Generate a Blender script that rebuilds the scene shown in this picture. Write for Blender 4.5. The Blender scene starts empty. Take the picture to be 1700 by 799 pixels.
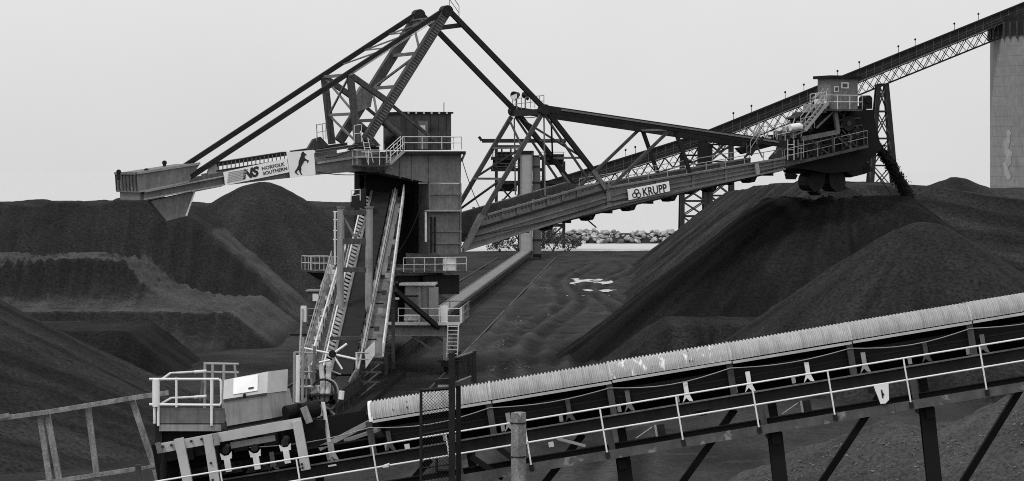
import bpy, bmesh, math, random
import numpy as np
from mathutils import Vector, Matrix
R_ = math.radians
random.seed(7)
scene = bpy.context.scene
col = scene.collection

# ------------------------------------------------------------------ camera, sky, sun, exposure
F, CX, HY, H, PW = 5000.0, 850.0, 285.0, 13.5, 1700.0
cam_d = bpy.data.cameras.new('camera'); cam = bpy.data.objects.new('camera', cam_d); col.objects.link(cam)
cam.location = (0, 0, H); cam.rotation_euler = (R_(90), 0, 0)
cam_d.sensor_width = 36; cam_d.lens = 36*F/PW
cam_d.shift_y = -(399.5-HY)/PW
cam_d.clip_start = 1; cam_d.clip_end = 60000
scene.camera = cam

SUN_EL, SUN_AZ = 55.0, -46.0      # sun behind the camera to the left, veiled by cloud
w = bpy.data.worlds.new('World'); scene.world = w; w.use_nodes = True
nt = w.node_tree; N = nt.nodes; L = nt.links; N.clear()
sky = N.new('ShaderNodeTexSky'); sky.sky_type = 'NISHITA'; sky.sun_disc = False
sky.sun_elevation = R_(SUN_EL); sky.sun_rotation = R_(180+SUN_AZ); sky.dust_density = 4; sky.air_density = 1.5
bw = N.new('ShaderNodeRGBToBW'); L.new(sky.outputs[0], bw.inputs[0])
mu = N.new('ShaderNodeMath'); mu.operation = 'MULTIPLY'; mu.inputs[1].default_value = 0.35
L.new(bw.outputs[0], mu.inputs[0])
tc = N.new('ShaderNodeTexCoord'); nz = N.new('ShaderNodeTexNoise'); nz.inputs['Scale'].default_value = 3.2
nz.inputs['Detail'].default_value = 5; nz.inputs['Roughness'].default_value = .55
L.new(tc.outputs['Generated'], nz.inputs['Vector'])
mr = N.new('ShaderNodeMapRange'); mr.inputs[1].default_value = .3; mr.inputs[2].default_value = .7
mr.inputs[3].default_value = 6.15; mr.inputs[4].default_value = 7.2
L.new(nz.outputs[0], mr.inputs[0])
ad = N.new('ShaderNodeMath'); ad.operation = 'ADD'; L.new(mu.outputs[0], ad.inputs[0]); L.new(mr.outputs[0], ad.inputs[1])
bg = N.new('ShaderNodeBackground'); bg.inputs['Strength'].default_value = 0.1035
L.new(ad.outputs[0], bg.inputs['Color'])
wo = N.new('ShaderNodeOutputWorld'); L.new(bg.outputs[0], wo.inputs[0])

sd = bpy.data.lights.new('sun', 'SUN'); sd.energy = 1.5; sd.angle = R_(10); sd.color = (1, 1, 1)
so = bpy.data.objects.new('sun', sd); col.objects.link(so)
dirv = Vector((math.sin(R_(SUN_AZ))*math.cos(R_(SUN_EL)), -math.cos(R_(SUN_AZ))*math.cos(R_(SUN_EL)), math.sin(R_(SUN_EL))))
so.rotation_euler = dirv.to_track_quat('Z', 'Y').to_euler()
so.location = (-40, -20, 120)

vs = scene.view_settings
vs.view_transform = 'Standard'; vs.look = 'None'; vs.exposure = 0.0; vs.gamma = 1.0; vs.use_curve_mapping = False
scene.cycles.max_bounces = 6
scene.cycles.pixel_filter_type = 'BLACKMAN_HARRIS'; scene.cycles.filter_width = 1.0
scene.cycles.use_denoising = False        # keep the fine grain of the coal

# ------------------------------------------------------------------ helpers
def W(px, py, d):
    return Vector(((px-CX)/F*d, d, H-(py-HY)/F*d))

def tag(o, label=None, cat=None, group=None, kind=None):
    if label: o['label'] = label
    if cat: o['category'] = cat
    if group: o['group'] = group
    if kind: o['kind'] = kind
    return o

def empty(name, loc=(0, 0, 0), rot=(0, 0, 0), label=None, cat=None, group=None, parent=None):
    o = bpy.data.objects.new(name, None); col.objects.link(o)
    o.location = loc; o.rotation_euler = rot; o.empty_display_size = .3
    if parent: o.parent = parent
    return tag(o, label, cat, group)

MATS = {}
def mat(name, c, rough=.6, metal=0.0, var=.25, vscale=1.5, bump=0.0, bscale=20, streak=0.0, fine=0.0, fscale=30, rnd=0.0,
        dirt=None, dlo=.5, dhi=.7, dscale=.6, spec=.5, tone=False, dmap=None):
    """grey procedural material: base grey with broad and fine variation, downward streaks, dirt patches and bump"""
    m = bpy.data.materials.new(name); m.use_nodes = True
    n = m.node_tree.nodes; l = m.node_tree.links
    b = n['Principled BSDF']; b.inputs['Roughness'].default_value = rough; b.inputs['Metallic'].default_value = metal
    b.inputs['Specular IOR Level'].default_value = spec
    t = n.new('ShaderNodeTexCoord'); co = t.outputs['Object']
    def noise(scale, detail=4, vec=None, rgh=.55):
        x = n.new('ShaderNodeTexNoise'); x.inputs['Scale'].default_value = scale; x.inputs['Detail'].default_value = detail
        x.inputs['Roughness'].default_value = rgh
        l.new(vec or co, x.inputs['Vector']); return x.outputs[0]
    def math_(op, a, b_):
        x = n.new('ShaderNodeMath'); x.operation = op
        for i, q in enumerate((a, b_)):
            if isinstance(q, (int, float)): x.inputs[i].default_value = q
            else: l.new(q, x.inputs[i])
        return x.outputs[0]
    def rng(v, a, b_, c_, d_):
        x = n.new('ShaderNodeMapRange'); l.new(v, x.inputs[0])
        for i, q in enumerate((a, b_, c_, d_)): x.inputs[i+1].default_value = q
        return x.outputs[0]
    f = rng(noise(vscale), .3, .7, 1-var, 1+var)
    if fine: f = math_('MULTIPLY', f, rng(noise(fscale, 3), .3, .7, 1-fine, 1+fine))
    if streak:
        mp_ = n.new('ShaderNodeMapping'); mp_.inputs['Scale'].default_value = (5, 5, .35); l.new(co, mp_.inputs[0])
        f = math_('MULTIPLY', f, rng(noise(1.6, 4, mp_.outputs[0]), .42, .7, 1, 1-streak))
    if rnd:
        oi = n.new('ShaderNodeObjectInfo'); f = math_('MULTIPLY', f, rng(oi.outputs['Random'], 0, 1, 1-rnd, 1+rnd))
    if tone:
        at_ = n.new('ShaderNodeAttribute'); at_.attribute_name = 'tone'; f = math_('MULTIPLY', f, at_.outputs['Fac'])
    v = math_('MULTIPLY', f, c)
    if dirt is not None:
        dv = None
        if dmap:
            dm = n.new('ShaderNodeMapping'); dm.inputs['Scale'].default_value = dmap; l.new(co, dm.inputs[0]); dv = dm.outputs[0]
        k = rng(noise(dscale, 6, dv, .65), dlo, dhi, 0, 1)
        mx = n.new('ShaderNodeMix'); mx.data_type = 'FLOAT'; l.new(k, mx.inputs[0]); l.new(v, mx.inputs[2]); mx.inputs[3].default_value = dirt
        v = mx.outputs[0]
    cb = n.new('ShaderNodeCombineColor')
    for i in range(3): l.new(v, cb.inputs[i])
    l.new(cb.outputs[0], b.inputs['Base Color'])
    if bump:
        bp = n.new('ShaderNodeBump'); bp.inputs['Strength'].default_value = 1; bp.inputs['Distance'].default_value = bump
        l.new(noise(bscale, 5, None, .7), bp.inputs['Height']); l.new(bp.outputs[0], b.inputs['Normal'])
    MATS[name] = m; return m

mat('steel', .14, .6, 0, .3, .5, streak=.28, fine=.2, fscale=5, dirt=.06, dlo=.56, dhi=.74, dscale=.5)
mat('steel_light', .27, .6, 0, .2, .6, streak=.3, fine=.1, fscale=6, dirt=.12, dlo=.55, dhi=.75)
mat('steel_dark', .016, .65, 0, .35, .7, streak=.3, fine=.25, fscale=5, spec=.2)
mat('steel_grimy', .07, .65, 0, .3, .6, spec=.3, streak=.45, fine=.2, fscale=4, dirt=.022, dlo=.48, dhi=.68)
mat('steel_black', .008, .8, 0, .3, .8, spec=.2)
mat('rail_paint', .62, .5, 0, .15, 1.5, dirt=.3, dlo=.55, dhi=.7, dscale=2)
mat('rail_white', .78, .45, 0, .08, 1.5, dirt=.4, dlo=.6, dhi=.75, dscale=3)
mat('rail_dull', .28, .6, 0, .2, 1)
mat('white_board', .88, .5, 0, .04, .8, streak=.06, dirt=.6, dlo=.66, dhi=.9, dscale=1.2)
mat('black_print', .012, .6, 0, 0, 1)
mat('grey_print', .30, .6, 0, 0, 1)
mat('glass_dark', .02, .12, 0, 0, 1)
mat('coal', .018, .9, 0, .25, .25, bump=.06, bscale=4, fine=.65, fscale=4.5, spec=.12, tone=True)
mat('coal_fresh', .0105, .9, 0, .3, .25, bump=.05, bscale=4, fine=.5, fscale=4.5, spec=.1, tone=True)
mat('coal_plain', .011, .9, 0, .3, .5, fine=.5, fscale=7, spec=.1)
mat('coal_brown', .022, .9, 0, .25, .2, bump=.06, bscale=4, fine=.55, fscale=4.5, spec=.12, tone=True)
mat('gravel', .045, .9, 0, .35, .25, bump=.12, bscale=5, fine=.6, fscale=7, spec=.3)
mat('rubber', .020, .9, 0, .2, 2, spec=.12)
mat('hood', .41, .5, .0, .12, .7, rnd=.06, fine=.08, fscale=14, dirt=.17, dlo=.46, dhi=.82, dscale=1.0, spec=.4, dmap=(6, 1, 1))
mat('hood_peel', .40, .5, .0, .15, .7, fine=.1, fscale=14, dirt=.8, dlo=.56, dhi=.63, dscale=1.5, dmap=(4.5, 1.5, 1.6))
mat('concrete', .225, .85, 0, .12, .05, streak=.3, fine=.1, fscale=.8)
mat('timber', .24, .85, 0, .3, 2.0, bump=.01, bscale=30, streak=.45, fine=.3, fscale=18)
mat('rock', .31, .85, 0, .45, .5, bump=.1, bscale=2, rnd=.6)
mat('leaf', .085, .8, 0, .5, 1.5, rnd=.1)
mat('bark', .06, .9, 0, .3, 3)
mat('galv', .45, .5, 0, .15, 2)
mat('beam_patch', .075, .7, 0, .3, 1.2, streak=.2, fine=.2, fscale=5, dirt=.22, dlo=.58, dhi=.62, dscale=1.1)
mat('tripper_steel', .15, .6, 0, .25, .7, streak=.4, fine=.2, fscale=5, dirt=.09, dlo=.5, dhi=.68, dscale=.9)

class MB:
    def __init__(s): s.v = []; s.f = []
    def add(s, vs_, fs): 
        o = len(s.v); s.v += [tuple(p) for p in vs_]; s.f += [tuple(i+o for i in f) for f in fs]; return s
    def box(s, c, size, rot=None):
        x, y, z = (q/2 for q in size); pts = [Vector((a*x, b*y, d*z)) for d in (-1, 1) for b in (-1, 1) for a in (-1, 1)]
        if rot is not None: pts = [rot @ p for p in pts]
        c = Vector(c); return s.add([p+c for p in pts], [(0, 2, 3, 1), (4, 5, 7, 6), (0, 1, 5, 4), (2, 6, 7, 3), (0, 4, 6, 2), (1, 3, 7, 5)])
    def box2(s, a, b):
        return s.box([(i+j)/2 for i, j in zip(a, b)], [abs(i-j) for i, j in zip(a, b)])
    def frame(s, p, q, up):
        p, q = Vector(p), Vector(q); t = (q-p).normalized(); u = Vector(up)
        if abs(t.dot(u)) > .98: u = Vector((0, 1, 0)) if abs(t.y) < .9 else Vector((1, 0, 0))
        x = t.cross(u).normalized(); y = x.cross(t).normalized(); return p, q, x, y
    def sweep(s, p, q, prof, up=(0, 0, 1)):
        p, q, x, y = s.frame(p, q, up); n = len(prof)
        a = [p+x*i+y*j for i, j in prof] + [q+x*i+y*j for i, j in prof]
        return s.add(a, [(i, (i+1) % n, n+(i+1) % n, n+i) for i in range(n)] + [tuple(range(n))[::-1], tuple(range(n, 2*n))])
    def beam(s, p, q, wd, ht=None, up=(0, 0, 1)):
        a, b = wd/2, (ht or wd)/2; return s.sweep(p, q, [(-a, -b), (a, -b), (a, b), (-a, b)], up)
    def ibeam(s, p, q, wd, ht, tf=.03, tw=.02, up=(0, 0, 1)):
        a, b, c = wd/2, ht/2, tw/2; k = b-tf
        return s.sweep(p, q, [(-a, -b), (a, -b), (a, -k), (c, -k), (c, k), (a, k), (a, b), (-a, b), (-a, k), (-c, k), (-c, -k), (-a, -k)], up)
    def tube(s, p, q, r, n=8, r2=None):
        p, q, x, y = s.frame(p, q, (0, 0, 1)); r2 = r if r2 is None else r2
        cs = [(math.cos(2*math.pi*i/n), math.sin(2*math.pi*i/n)) for i in range(n)]
        a = [p+(x*i+y*j)*r for i, j in cs] + [q+(x*i+y*j)*r2 for i, j in cs]
        return s.add(a, [(i, (i+1) % n, n+(i+1) % n, n+i) for i in range(n)] + [tuple(range(n))[::-1], tuple(range(n, 2*n))])
    def pipe(s, pts, r, n=6):
        for a, b in zip(pts, pts[1:]): s.tube(a, b, r, n)
        return s
    def prism(s, poly, y0, y1):
        """polygon of (x, z) extruded along y"""
        n = len(poly); a = [(x, y0, z) for x, z in poly] + [(x, y1, z) for x, z in poly]
        return s.add(a, [(i, (i+1) % n, n+(i+1) % n, n+i) for i in range(n)] + [tuple(range(n))[::-1], tuple(range(n, 2*n))])
    def prismx(s, poly, x0, x1):
        n = len(poly); a = [(x0, y, z) for y, z in poly] + [(x1, y, z) for y, z in poly]
        return s.add(a, [(i, (i+1) % n, n+(i+1) % n, n+i) for i in range(n)] + [tuple(range(n))[::-1], tuple(range(n, 2*n))])
    def build(s, name, m, parent=None, smooth=False, fixn=True):
        me = bpy.data.meshes.new(name); me.from_pydata(s.v, [], s.f)
        if fixn:
            bm = bmesh.new(); bm.from_mesh(me); bmesh.ops.recalc_face_normals(bm, faces=bm.faces); bm.to_mesh(me); bm.free()
        me.materials.append(MATS[m] if isinstance(m, str) else m)
        if smooth: me.shade_smooth()
        o = bpy.data.objects.new(name, me); col.objects.link(o)
        if parent: o.parent = parent
        return o

def beam(name, par, p, q, wd, ht=None, m='steel', up=(0, 0, 1)): return MB().beam(p, q, wd, ht, up).build(name, m, par)
def ibeam(name, par, p, q, wd, ht, m='steel', up=(0, 0, 1), tf=.03, tw=.02): return MB().ibeam(p, q, wd, ht, tf, tw, up).build(name, m, par)
def tube(name, par, p, q, r, m='steel', n=10): return MB().tube(p, q, r, n).build(name, m, par, fixn=True)
def box(name, par, a, b, m='steel'): return MB().box2(a, b).build(name, m, par)
def lerp(a, b, t): return Vector(a).lerp(Vector(b), t)

def railing(par, pts, h=1.1, m='rail_paint', r=.028, step=1.4, mid=True, name='railing'):
    mb = MB(); up = Vector((0, 0, h))
    for a, b in zip(pts, pts[1:]):
        a, b = Vector(a), Vector(b); mb.tube(a+up, b+up, r, 6)
        if mid: mb.tube(a+up*.52, b+up*.52, r*.9, 6)
    rl = mb.build(name, m, par, fixn=False)
    for a, b in zip(pts, pts[1:]):
        a, b = Vector(a), Vector(b); k = max(1, round((b-a).length/step))
        for i in range(k+1):
            p = a.lerp(b, i/k); tube('post', rl, p, p+up, r, m, 6)
    return rl

def stair(par, a, b, width, n, m='rail_paint', side=(0, 1, 0), rails=True, rm='rail_paint'):
    a, b, sv = Vector(a), Vector(b), Vector(side)*width/2
    st = empty('stair', parent=par)
    for sg in (-1, 1): beam('stringer', st, a+sv*sg, b+sv*sg, .06, .2, m)
    for i in range(n):
        p = a.lerp(b, (i+.5)/n); beam('tread', st, p-sv, p+sv, .22, .035, m)
    if rails:
        up = Vector((0, 0, 1.0))
        for sg in (-1, 1):
            mb = MB().tube(a+sv*sg+up, b+sv*sg+up, .028, 6).tube(a+sv*sg+up*.5, b+sv*sg+up*.5, .025, 6)
            for t in (0, .5, 1): p = a.lerp(b, t)+sv*sg; mb.tube(p, p+up, .026, 6)
            mb.build('handrail', rm, st, fixn=False)
    return st

def ladder(par, a, b, width=.5, side=(1, 0, 0), m='rail_paint', r=.03, step=.3):
    a, b, sv = Vector(a), Vector(b), Vector(side)*width/2
    ld = empty('ladder', parent=par)
    for sg in (-1, 1): tube('side_rail', ld, a+sv*sg, b+sv*sg, r, m, 6)
    k = int((b-a).length/step); mb = MB()
    for i in range(1, k): p = a.lerp(b, i/k); tube('rung', ld, p-sv, p+sv, r*.7, m, 6)
    return ld

def text(par, body, size, loc, tilt=0, m='black_print', bold=0.0, shear=0.0, sx=1.0, name='lettering', ext=.01):
    cu = bpy.data.curves.new('txt', 'FONT'); cu.body = body; cu.size = size; cu.extrude = ext; cu.offset = bold; cu.shear = shear
    o = bpy.data.objects.new('txt', cu); col.objects.link(o)
    bpy.context.view_layer.update()
    me = bpy.data.meshes.new_from_object(o.evaluated_get(bpy.context.evaluated_depsgraph_get()))
    bpy.data.objects.remove(o)
    me.transform(Matrix.Translation(loc) @ Matrix.Rotation(-tilt, 4, 'Y') @ Matrix.Rotation(R_(90), 4, 'X') @ Matrix.Diagonal((sx, 1, 1, 1)))
    me.materials.clear(); me.materials.append(MATS[m])
    q = bpy.data.objects.new(name, me); col.objects.link(q); q.parent = par; return q

# numpy value noise
def _h(ix, iy, seed):
    n = (ix.astype(np.int64)*374761393 + iy.astype(np.int64)*668265263 + seed*974711) & 0x7fffffff
    n = ((n ^ (n >> 13))*1274126177) & 0x7fffffff
    return ((n ^ (n >> 16)) & 0xffff)/65535.0
def vnoise(x, y, seed=0):
    ix, iy = np.floor(x), np.floor(y); fx, fy = x-ix, y-iy
    fx, fy = fx*fx*(3-2*fx), fy*fy*(3-2*fy)
    a = _h(ix, iy, seed); b = _h(ix+1, iy, seed); c = _h(ix, iy+1, seed); d = _h(ix+1, iy+1, seed)
    return (a*(1-fx)+b*fx)*(1-fy)+(c*(1-fx)+d*fx)*fy-.5
def fbm(x, y, seed=0, o=4, g=.5):
    r, a, s = 0, 1, 1
    for i in range(o): r = r+a*vnoise(x*s, y*s, seed+i*17); a *= g; s *= 2.03
    return r

def sdrect(X, Y, x0, x1, y0, y1):
    """distance outside the rectangle (0 inside)"""
    dx = np.maximum(np.maximum(x0-X, X-x1), 0); dy = np.maximum(np.maximum(y0-Y, Y-y1), 0)
    return np.hypot(dx, dy)

def pile(name, fn, x0, x1, y0, y1, res, m, label, cat='coal pile', group='coal piles in the yard', lift=-.25, rough=.05, seed=1, kind=None, tone=None):
    """height field clipped to where it stands above the ground"""
    nx, ny = int((x1-x0)/res)+1, int((y1-y0)/res)+1
    xs, ys = np.linspace(x0, x1, nx), np.linspace(y0, y1, ny); X, Y = np.meshgrid(xs, ys)
    Z = fn(X, Y); Z = Z+rough*fbm(X*1.3, Y*1.3, seed, 3)*np.clip(Z, 0, 1.0)*2
    Z = np.maximum(Z, lift)
    V = np.stack([X.ravel(), Y.ravel(), Z.ravel()], 1)
    i = np.arange(nx*ny).reshape(ny, nx)
    q = np.stack([i[:-1, :-1], i[:-1, 1:], i[1:, 1:], i[1:, :-1]], -1).reshape(-1, 4)
    zq = Z.ravel()[q]; q = q[(zq > lift+.001).any(1)]
    used = np.unique(q); mp_ = np.full(nx*ny, -1); mp_[used] = np.arange(len(used))
    me = bpy.data.meshes.new(name); me.from_pydata(V[used].tolist(), [], mp_[q].tolist()); me.shade_smooth()
    tv = np.ones_like(Z) if tone is None else tone(X, Y, Z)
    at_ = me.attributes.new('tone', 'FLOAT', 'POINT'); at_.data.foreach_set('value', tv.ravel()[used].astype(np.float32))
    me.materials.append(MATS[m]); o = bpy.data.objects.new(name, me); col.objects.link(o)
    tag(o, label, cat, group, kind); return o
# ------------------------------------------------------------------ the setting: ground, sea, puddles
RS = math.tan(R_(2.4))                       # the rails run 2.4 degrees right of straight away
def railx(Y): return -8.55+(Y-208)*RS

gxs = np.concatenate([np.linspace(-500, -62, 30), np.linspace(-60, -13, 60), np.linspace(-12.6, 22, 110), np.linspace(23, 70, 60), np.linspace(72, 500, 30)])
gys = np.concatenate([np.linspace(-60, 98, 40), np.linspace(100, 420, 400), np.linspace(421.5, 524, 60)])
X, Y = np.meshgrid(gxs, gys)
base = .35*fbm(X*.05, Y*.05, 3, 4)
cx = X-railx(Y)
ruts = np.zeros_like(X)
for k, (o, amp, ph) in enumerate(((8.3, 1.2, .3), (10.4, 1.2, .3), (13.2, 2.0, 1.4), (15.2, 2.0, 1.4))):
    c = cx-(o+amp*np.sin(Y*.045+ph)); ruts += -.2*np.exp(-(c/.5)**2)+.12*np.exp(-((np.abs(c)-.95)/.4)**2)
rk = np.clip((470-Y)/60, 0, 1)*np.clip((cx-3)/3, 0, 1)*np.clip((24-cx)/3, 0, 1)
berm = .32*np.exp(-((cx-4.9-.2*np.sin(Y*.1))/.35)**2)*np.clip((Y-205)/10, 0, 1)*np.clip((430-Y)/30, 0, 1)
rough_ = .5*fbm(X*.3, Y*.3, 9, 4)*np.clip((cx-4)/2, 0, 1)*np.clip((30-cx)/8, 0, 1)
Z = base*.5+ruts*rk+berm+rough_*.32
flat = np.clip((np.abs(cx)-3.2)/1.5, 0, 1); Z = Z*flat-.02
Z -= np.clip((Y-512)/8, 0, 1.5)*1.2
Z = np.where(Y < 205, np.minimum(Z, .1), Z)
PUD = ((9.2, 371, 2.6, 9), (10.6, 345, 2.0, 5), (8.3, 329, 1.9, 3.5))
for (pxx, pyy, prx, pry) in PUD:
    kk_ = np.clip(1.6-np.hypot((X-pxx)/prx, (Y-pyy)/pry), 0, 1); kk_ = kk_*kk_*(3-2*kk_)
    Z = Z*(1-kk_)+kk_*(-.05+.22*np.hypot((X-pxx)/prx, (Y-pyy)/pry)**2-.14+.55*fbm(X*.55, Y*.22, 77, 3))
gm = mat('yard_ground', .022, .92, 0, .3, .07, bump=.05, bscale=5, fine=.5, fscale=4, spec=.12, dirt=.045, dlo=.52, dhi=.72, dscale=.25, tone=True)
V = np.stack([X.ravel(), Y.ravel(), Z.ravel()], 1); ny, nx = X.shape
ii = np.arange(nx*ny).reshape(ny, nx); q = np.stack([ii[:-1, :-1], ii[:-1, 1:], ii[1:, 1:], ii[1:, :-1]], -1).reshape(-1, 4)
me = bpy.data.meshes.new('ground'); me.from_pydata(V.tolist(), [], q.tolist()); me.shade_smooth(); me.materials.append(gm)
wx = 2.5*fbm(X*.12, Y*.05, 141, 2); pale = sum(np.exp(-((X-a_)/b_)**2-((Y-c_)/d_)**2) for a_, b_, c_, d_ in ((4.0, 1.3, 344, 14), (.1, 1.2, 267, 9), (-1.0, 1.6, 233, 8), (3.2, 1.0, 300, 10)))
tv = np.clip(1+.9*fbm(X*.35+wx, Y*.12+wx, 131, 4)+(3.2*ruts+.6*rough_)*rk+pale*np.clip(.5+2.2*fbm(X*1.1, Y*.35, 151, 3), 0, 2)+.9*np.exp(-((cx-4.9)/.6)**2)*(berm > .02), .4, 3.2)
at_ = me.attributes.new('tone', 'FLOAT', 'POINT'); at_.data.foreach_set('value', tv.ravel().astype(np.float32))
go = bpy.data.objects.new('ground', me); col.objects.link(go); tag(go, 'dark coal-stained yard ground with wheel ruts', kind='structure')

def sea_mat():
    m = bpy.data.materials.new('sea_water'); m.use_nodes = True; n = m.node_tree.nodes; l = m.node_tree.links
    b = n['Principled BSDF']; b.inputs['Base Color'].default_value = (.52, .52, .52, 1); b.inputs['Roughness'].default_value = .5; b.inputs['Specular IOR Level'].default_value = .3
    t = n.new('ShaderNodeTexCoord'); mp_ = n.new('ShaderNodeMapping'); mp_.inputs['Scale'].default_value = (.02, .09, 1); l.new(t.outputs['Object'], mp_.inputs[0])
    x = n.new('ShaderNodeTexNoise'); x.inputs['Scale'].default_value = 3; x.inputs['Detail'].default_value = 5; l.new(mp_.outputs[0], x.inputs['Vector'])
    bp = n.new('ShaderNodeBump'); bp.inputs['Distance'].default_value = .5; bp.inputs['Strength'].default_value = .35
    l.new(x.outputs[0], bp.inputs['Height']); l.new(bp.outputs[0], b.inputs['Normal']); MATS['sea'] = m
sea_mat()
sea = MB().add([(-30000, 505, -.75), (30000, 505, -.75), (30000, 45000, -.75), (-30000, 45000, -.75)], [(0, 1, 2, 3)]).build('sea', 'sea', fixn=False)
tag(sea, 'calm pale grey lake water reaching the horizon', kind='structure')
MATS['puddle'] = mat('puddle', .05, .04, 0, 0, 1, spec=.9)
for (pxx, pyy, prx, pry), lb_ in zip(PUD, ('largest bright puddle on the yard road beside the right coal pile', 'broken small puddles in front of the largest one', 'nearest small puddle on the yard road')):
    n = 36; mb = MB(); mb.add([(pxx+prx*1.25*math.cos(2*math.pi*i/n), pyy+pry*1.25*math.sin(2*math.pi*i/n), -.035) for i in range(n)], [tuple(range(n))])
    tag(mb.build('puddle', 'puddle', fixn=False), lb_, 'puddle', 'puddles on the yard road', 'structure')

# ------------------------------------------------------------------ coal piles
T = .78
def rill(X, Y, seed, fx=1.3, fy=.1, a=.22): return a*fbm(X*fx, Y*fy, seed, 3)
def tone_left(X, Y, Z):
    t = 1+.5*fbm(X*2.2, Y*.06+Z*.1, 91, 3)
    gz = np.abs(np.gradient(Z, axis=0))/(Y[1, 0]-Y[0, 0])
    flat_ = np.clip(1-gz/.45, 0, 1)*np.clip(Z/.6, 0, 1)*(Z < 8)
    return np.clip(t*(.72+1.75*flat_*(1+.6*fbm(X*.8, Y*.4, 92, 3))), .35, 2.6)  # level benches painted paler, steep faces darker: light from above put into the colour
def tone_y(k, a, seed):
    return lambda X, Y, Z: np.clip(1+a*fbm(Y*k+X*.04, X*.05, seed, 3)+.35*fbm(X*.15, Y*.15, seed+3, 3), .4, 2)
def tone_x(k, a, seed):
    return lambda X, Y, Z: np.clip(1+a*fbm(X*k, Y*.06, seed, 3)+.35*fbm(X*.2, Y*.2, seed+3, 3), .4, 2)
def tone_r(cx_, cy_, k, a, seed):
    return lambda X, Y, Z: np.clip(1+a*fbm(np.arctan2(Y-cy_, X-cx_)*k, np.hypot(X-cx_, Y-cy_)*.06, seed, 3)*np.clip(np.hypot(X-cx_, Y-cy_)/4, .2, 1)+.35*fbm(X*.2, Y*.2, seed+3, 3), .4, 2)
def left_pile(X, Y):
    sx = fbm(X*.12, Y*.12, 5, 3)
    n1 = rill(X, Y, 21, 1.6, .05, .35)
    d1 = sdrect(X, Y, -90, -31.5, 276, 300)+sx*1.6+n1*.6
    z1 = 11.2+.5*fbm(X*.12, Y*.1, 31, 3)-T*np.maximum(d1+.6, 0)
    crest = 10.1+.5*fbm(X*.22+3, Y*.02, 8, 3)+1.0*np.exp(-((X+37)/4.0)**2)+.35*np.exp(-((X+44.5)/2.0)**2)
    z1 = np.minimum(z1, crest+.25)
    scr = .9*np.abs(np.sin(X*3.3+.4*fbm(X*.4, Y*.2, 4, 2)*6))*(.5+vnoise(X*.25, Y*.05, 6))
    d2 = np.maximum(sdrect(X, Y, -90, -31.2, 243, 280)+sx*.5+scr*.8, 0)
    d3 = np.maximum(sdrect(X, Y, -90, -21.8, 232.5, 262)+sx*.4+scr*.3, 0)
    g3 = np.where(X < -21.8, 2.65*np.exp(-np.maximum(d3-.1, 0)/3.2)-.15*d3/3, 2.65-T*np.maximum(d3-.2, 0))
    z3 = np.where(d3 < .1, 2.65, np.minimum(2.65, g3))
    z2 = z3+3.85*np.exp(-np.maximum(d2-.15, 0)/2.3)+.12*fbm(X*.5, Y*.3, 12, 3)*np.exp(-d2)
    return np.maximum(z1, z2)
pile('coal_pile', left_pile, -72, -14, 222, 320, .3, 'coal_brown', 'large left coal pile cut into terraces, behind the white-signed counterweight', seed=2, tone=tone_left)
def bench(X, Y):
    d = sdrect(X, Y, -70, -25.8, 202, 216)+.5*fbm(X*.3, Y*.3, 14, 3)
    return np.minimum(2.8, 2.8-T*np.maximum(d, 0))
pile('coal_pile', bench, -50, -19, 194, 226, .35, 'coal_fresh', 'low dark flat-topped coal heap in front of the terraced pile', seed=3, tone=tone_x(1.2, .7, 101))
def front_left(X, Y):
    d = np.hypot((X+40), (Y-158)*.8)
    z = 12.6-.50*np.maximum(d-.5, 0)+.5*fbm(X*.12, Y*.12, 16, 3)+rill(X, Y, 17, .3, 1.2, .2)
    return np.minimum(z, 11.5)
pile('coal_pile', front_left, -60, -12, 130, 190, .4, 'coal', 'dark coal slope at lower left behind the timber handrail', seed=4, tone=lambda X, Y, Z: np.clip(1+1.1*fbm((Y-X*.25)*.9, X*.05, 105, 3)+.4*fbm(X*.15, Y*.15, 106, 3), .4, 2))
def cone_back(X, Y):
    r = np.hypot(X+25.6, (Y-306)*.8); th = np.arctan2(Y-306, X+25.6)
    z = 14.0-.72*np.sqrt(r*r+4.5)+.4*fbm(X*.15, Y*.15, 22, 3)+.18*np.sin(th*17)*np.clip(r/8, 0, 1)
    d = sdrect(X, Y, -80, -20, 318, 420)+1.2*fbm(X*.1, Y*.1, 23, 3)+rill(X, Y, 24, .1, 1.0, .5)
    return np.maximum(z, 9.3+.4*fbm(X*.1, Y*.1, 25, 3)-T*np.maximum(d, 0))
pile('coal_pile', cone_back, -75, -3, 284, 436, .55, 'coal', 'rounded coal cone behind the counterweight arm and its white signs', seed=5, tone=tone_r(-25.6, 306, 14, .7, 107))

def ridge(X, Y):
    xb = 7.0+(Y-214)*RS*1.25; c = X-xb
    s = 1.0*fbm(X*.06, Y*.06, 33, 3)+rill(X, Y, 34, .10, 1.2, 1.0)
    left = c*.80+s
    top = 12.75+.45*fbm(X*.1, Y*.05, 35, 3)-.012*np.abs(Y-260)
    end = 12.6-T*np.maximum(229+np.clip((X-24)*.6, 0, 4)-Y, 0)*1.0+s*.4
    z = np.minimum(np.minimum(left, top), end)
    z = z-.15*np.clip(X-32, 0, 99)*np.clip(1-(Y-300)/60, 0, 1)
    return z
pile('coal_pile', ridge, 2, 95, 210, 470, .42, 'coal_brown', 'long weathered coal ridge on the right under the boom tip', seed=6, tone=tone_y(.9, 1.0, 111))
def fresh(X, Y):
    s = .5*fbm(X*.15, Y*.15, 41, 3); d = sdrect(X, np.where(Y > 223.5, 223.5+(Y-223.5)*2.2, Y), 19.5, 29.0, 222, 223.5)
    th = np.arctan2(Y-222, X-24); s = s+.5*vnoise(th*20, d*.05, 42)+.3*vnoise(th*7, d*.04, 43)
    return 11.55-.755*np.maximum(np.sqrt(d*d+.6)-.77, 0)+s
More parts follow.
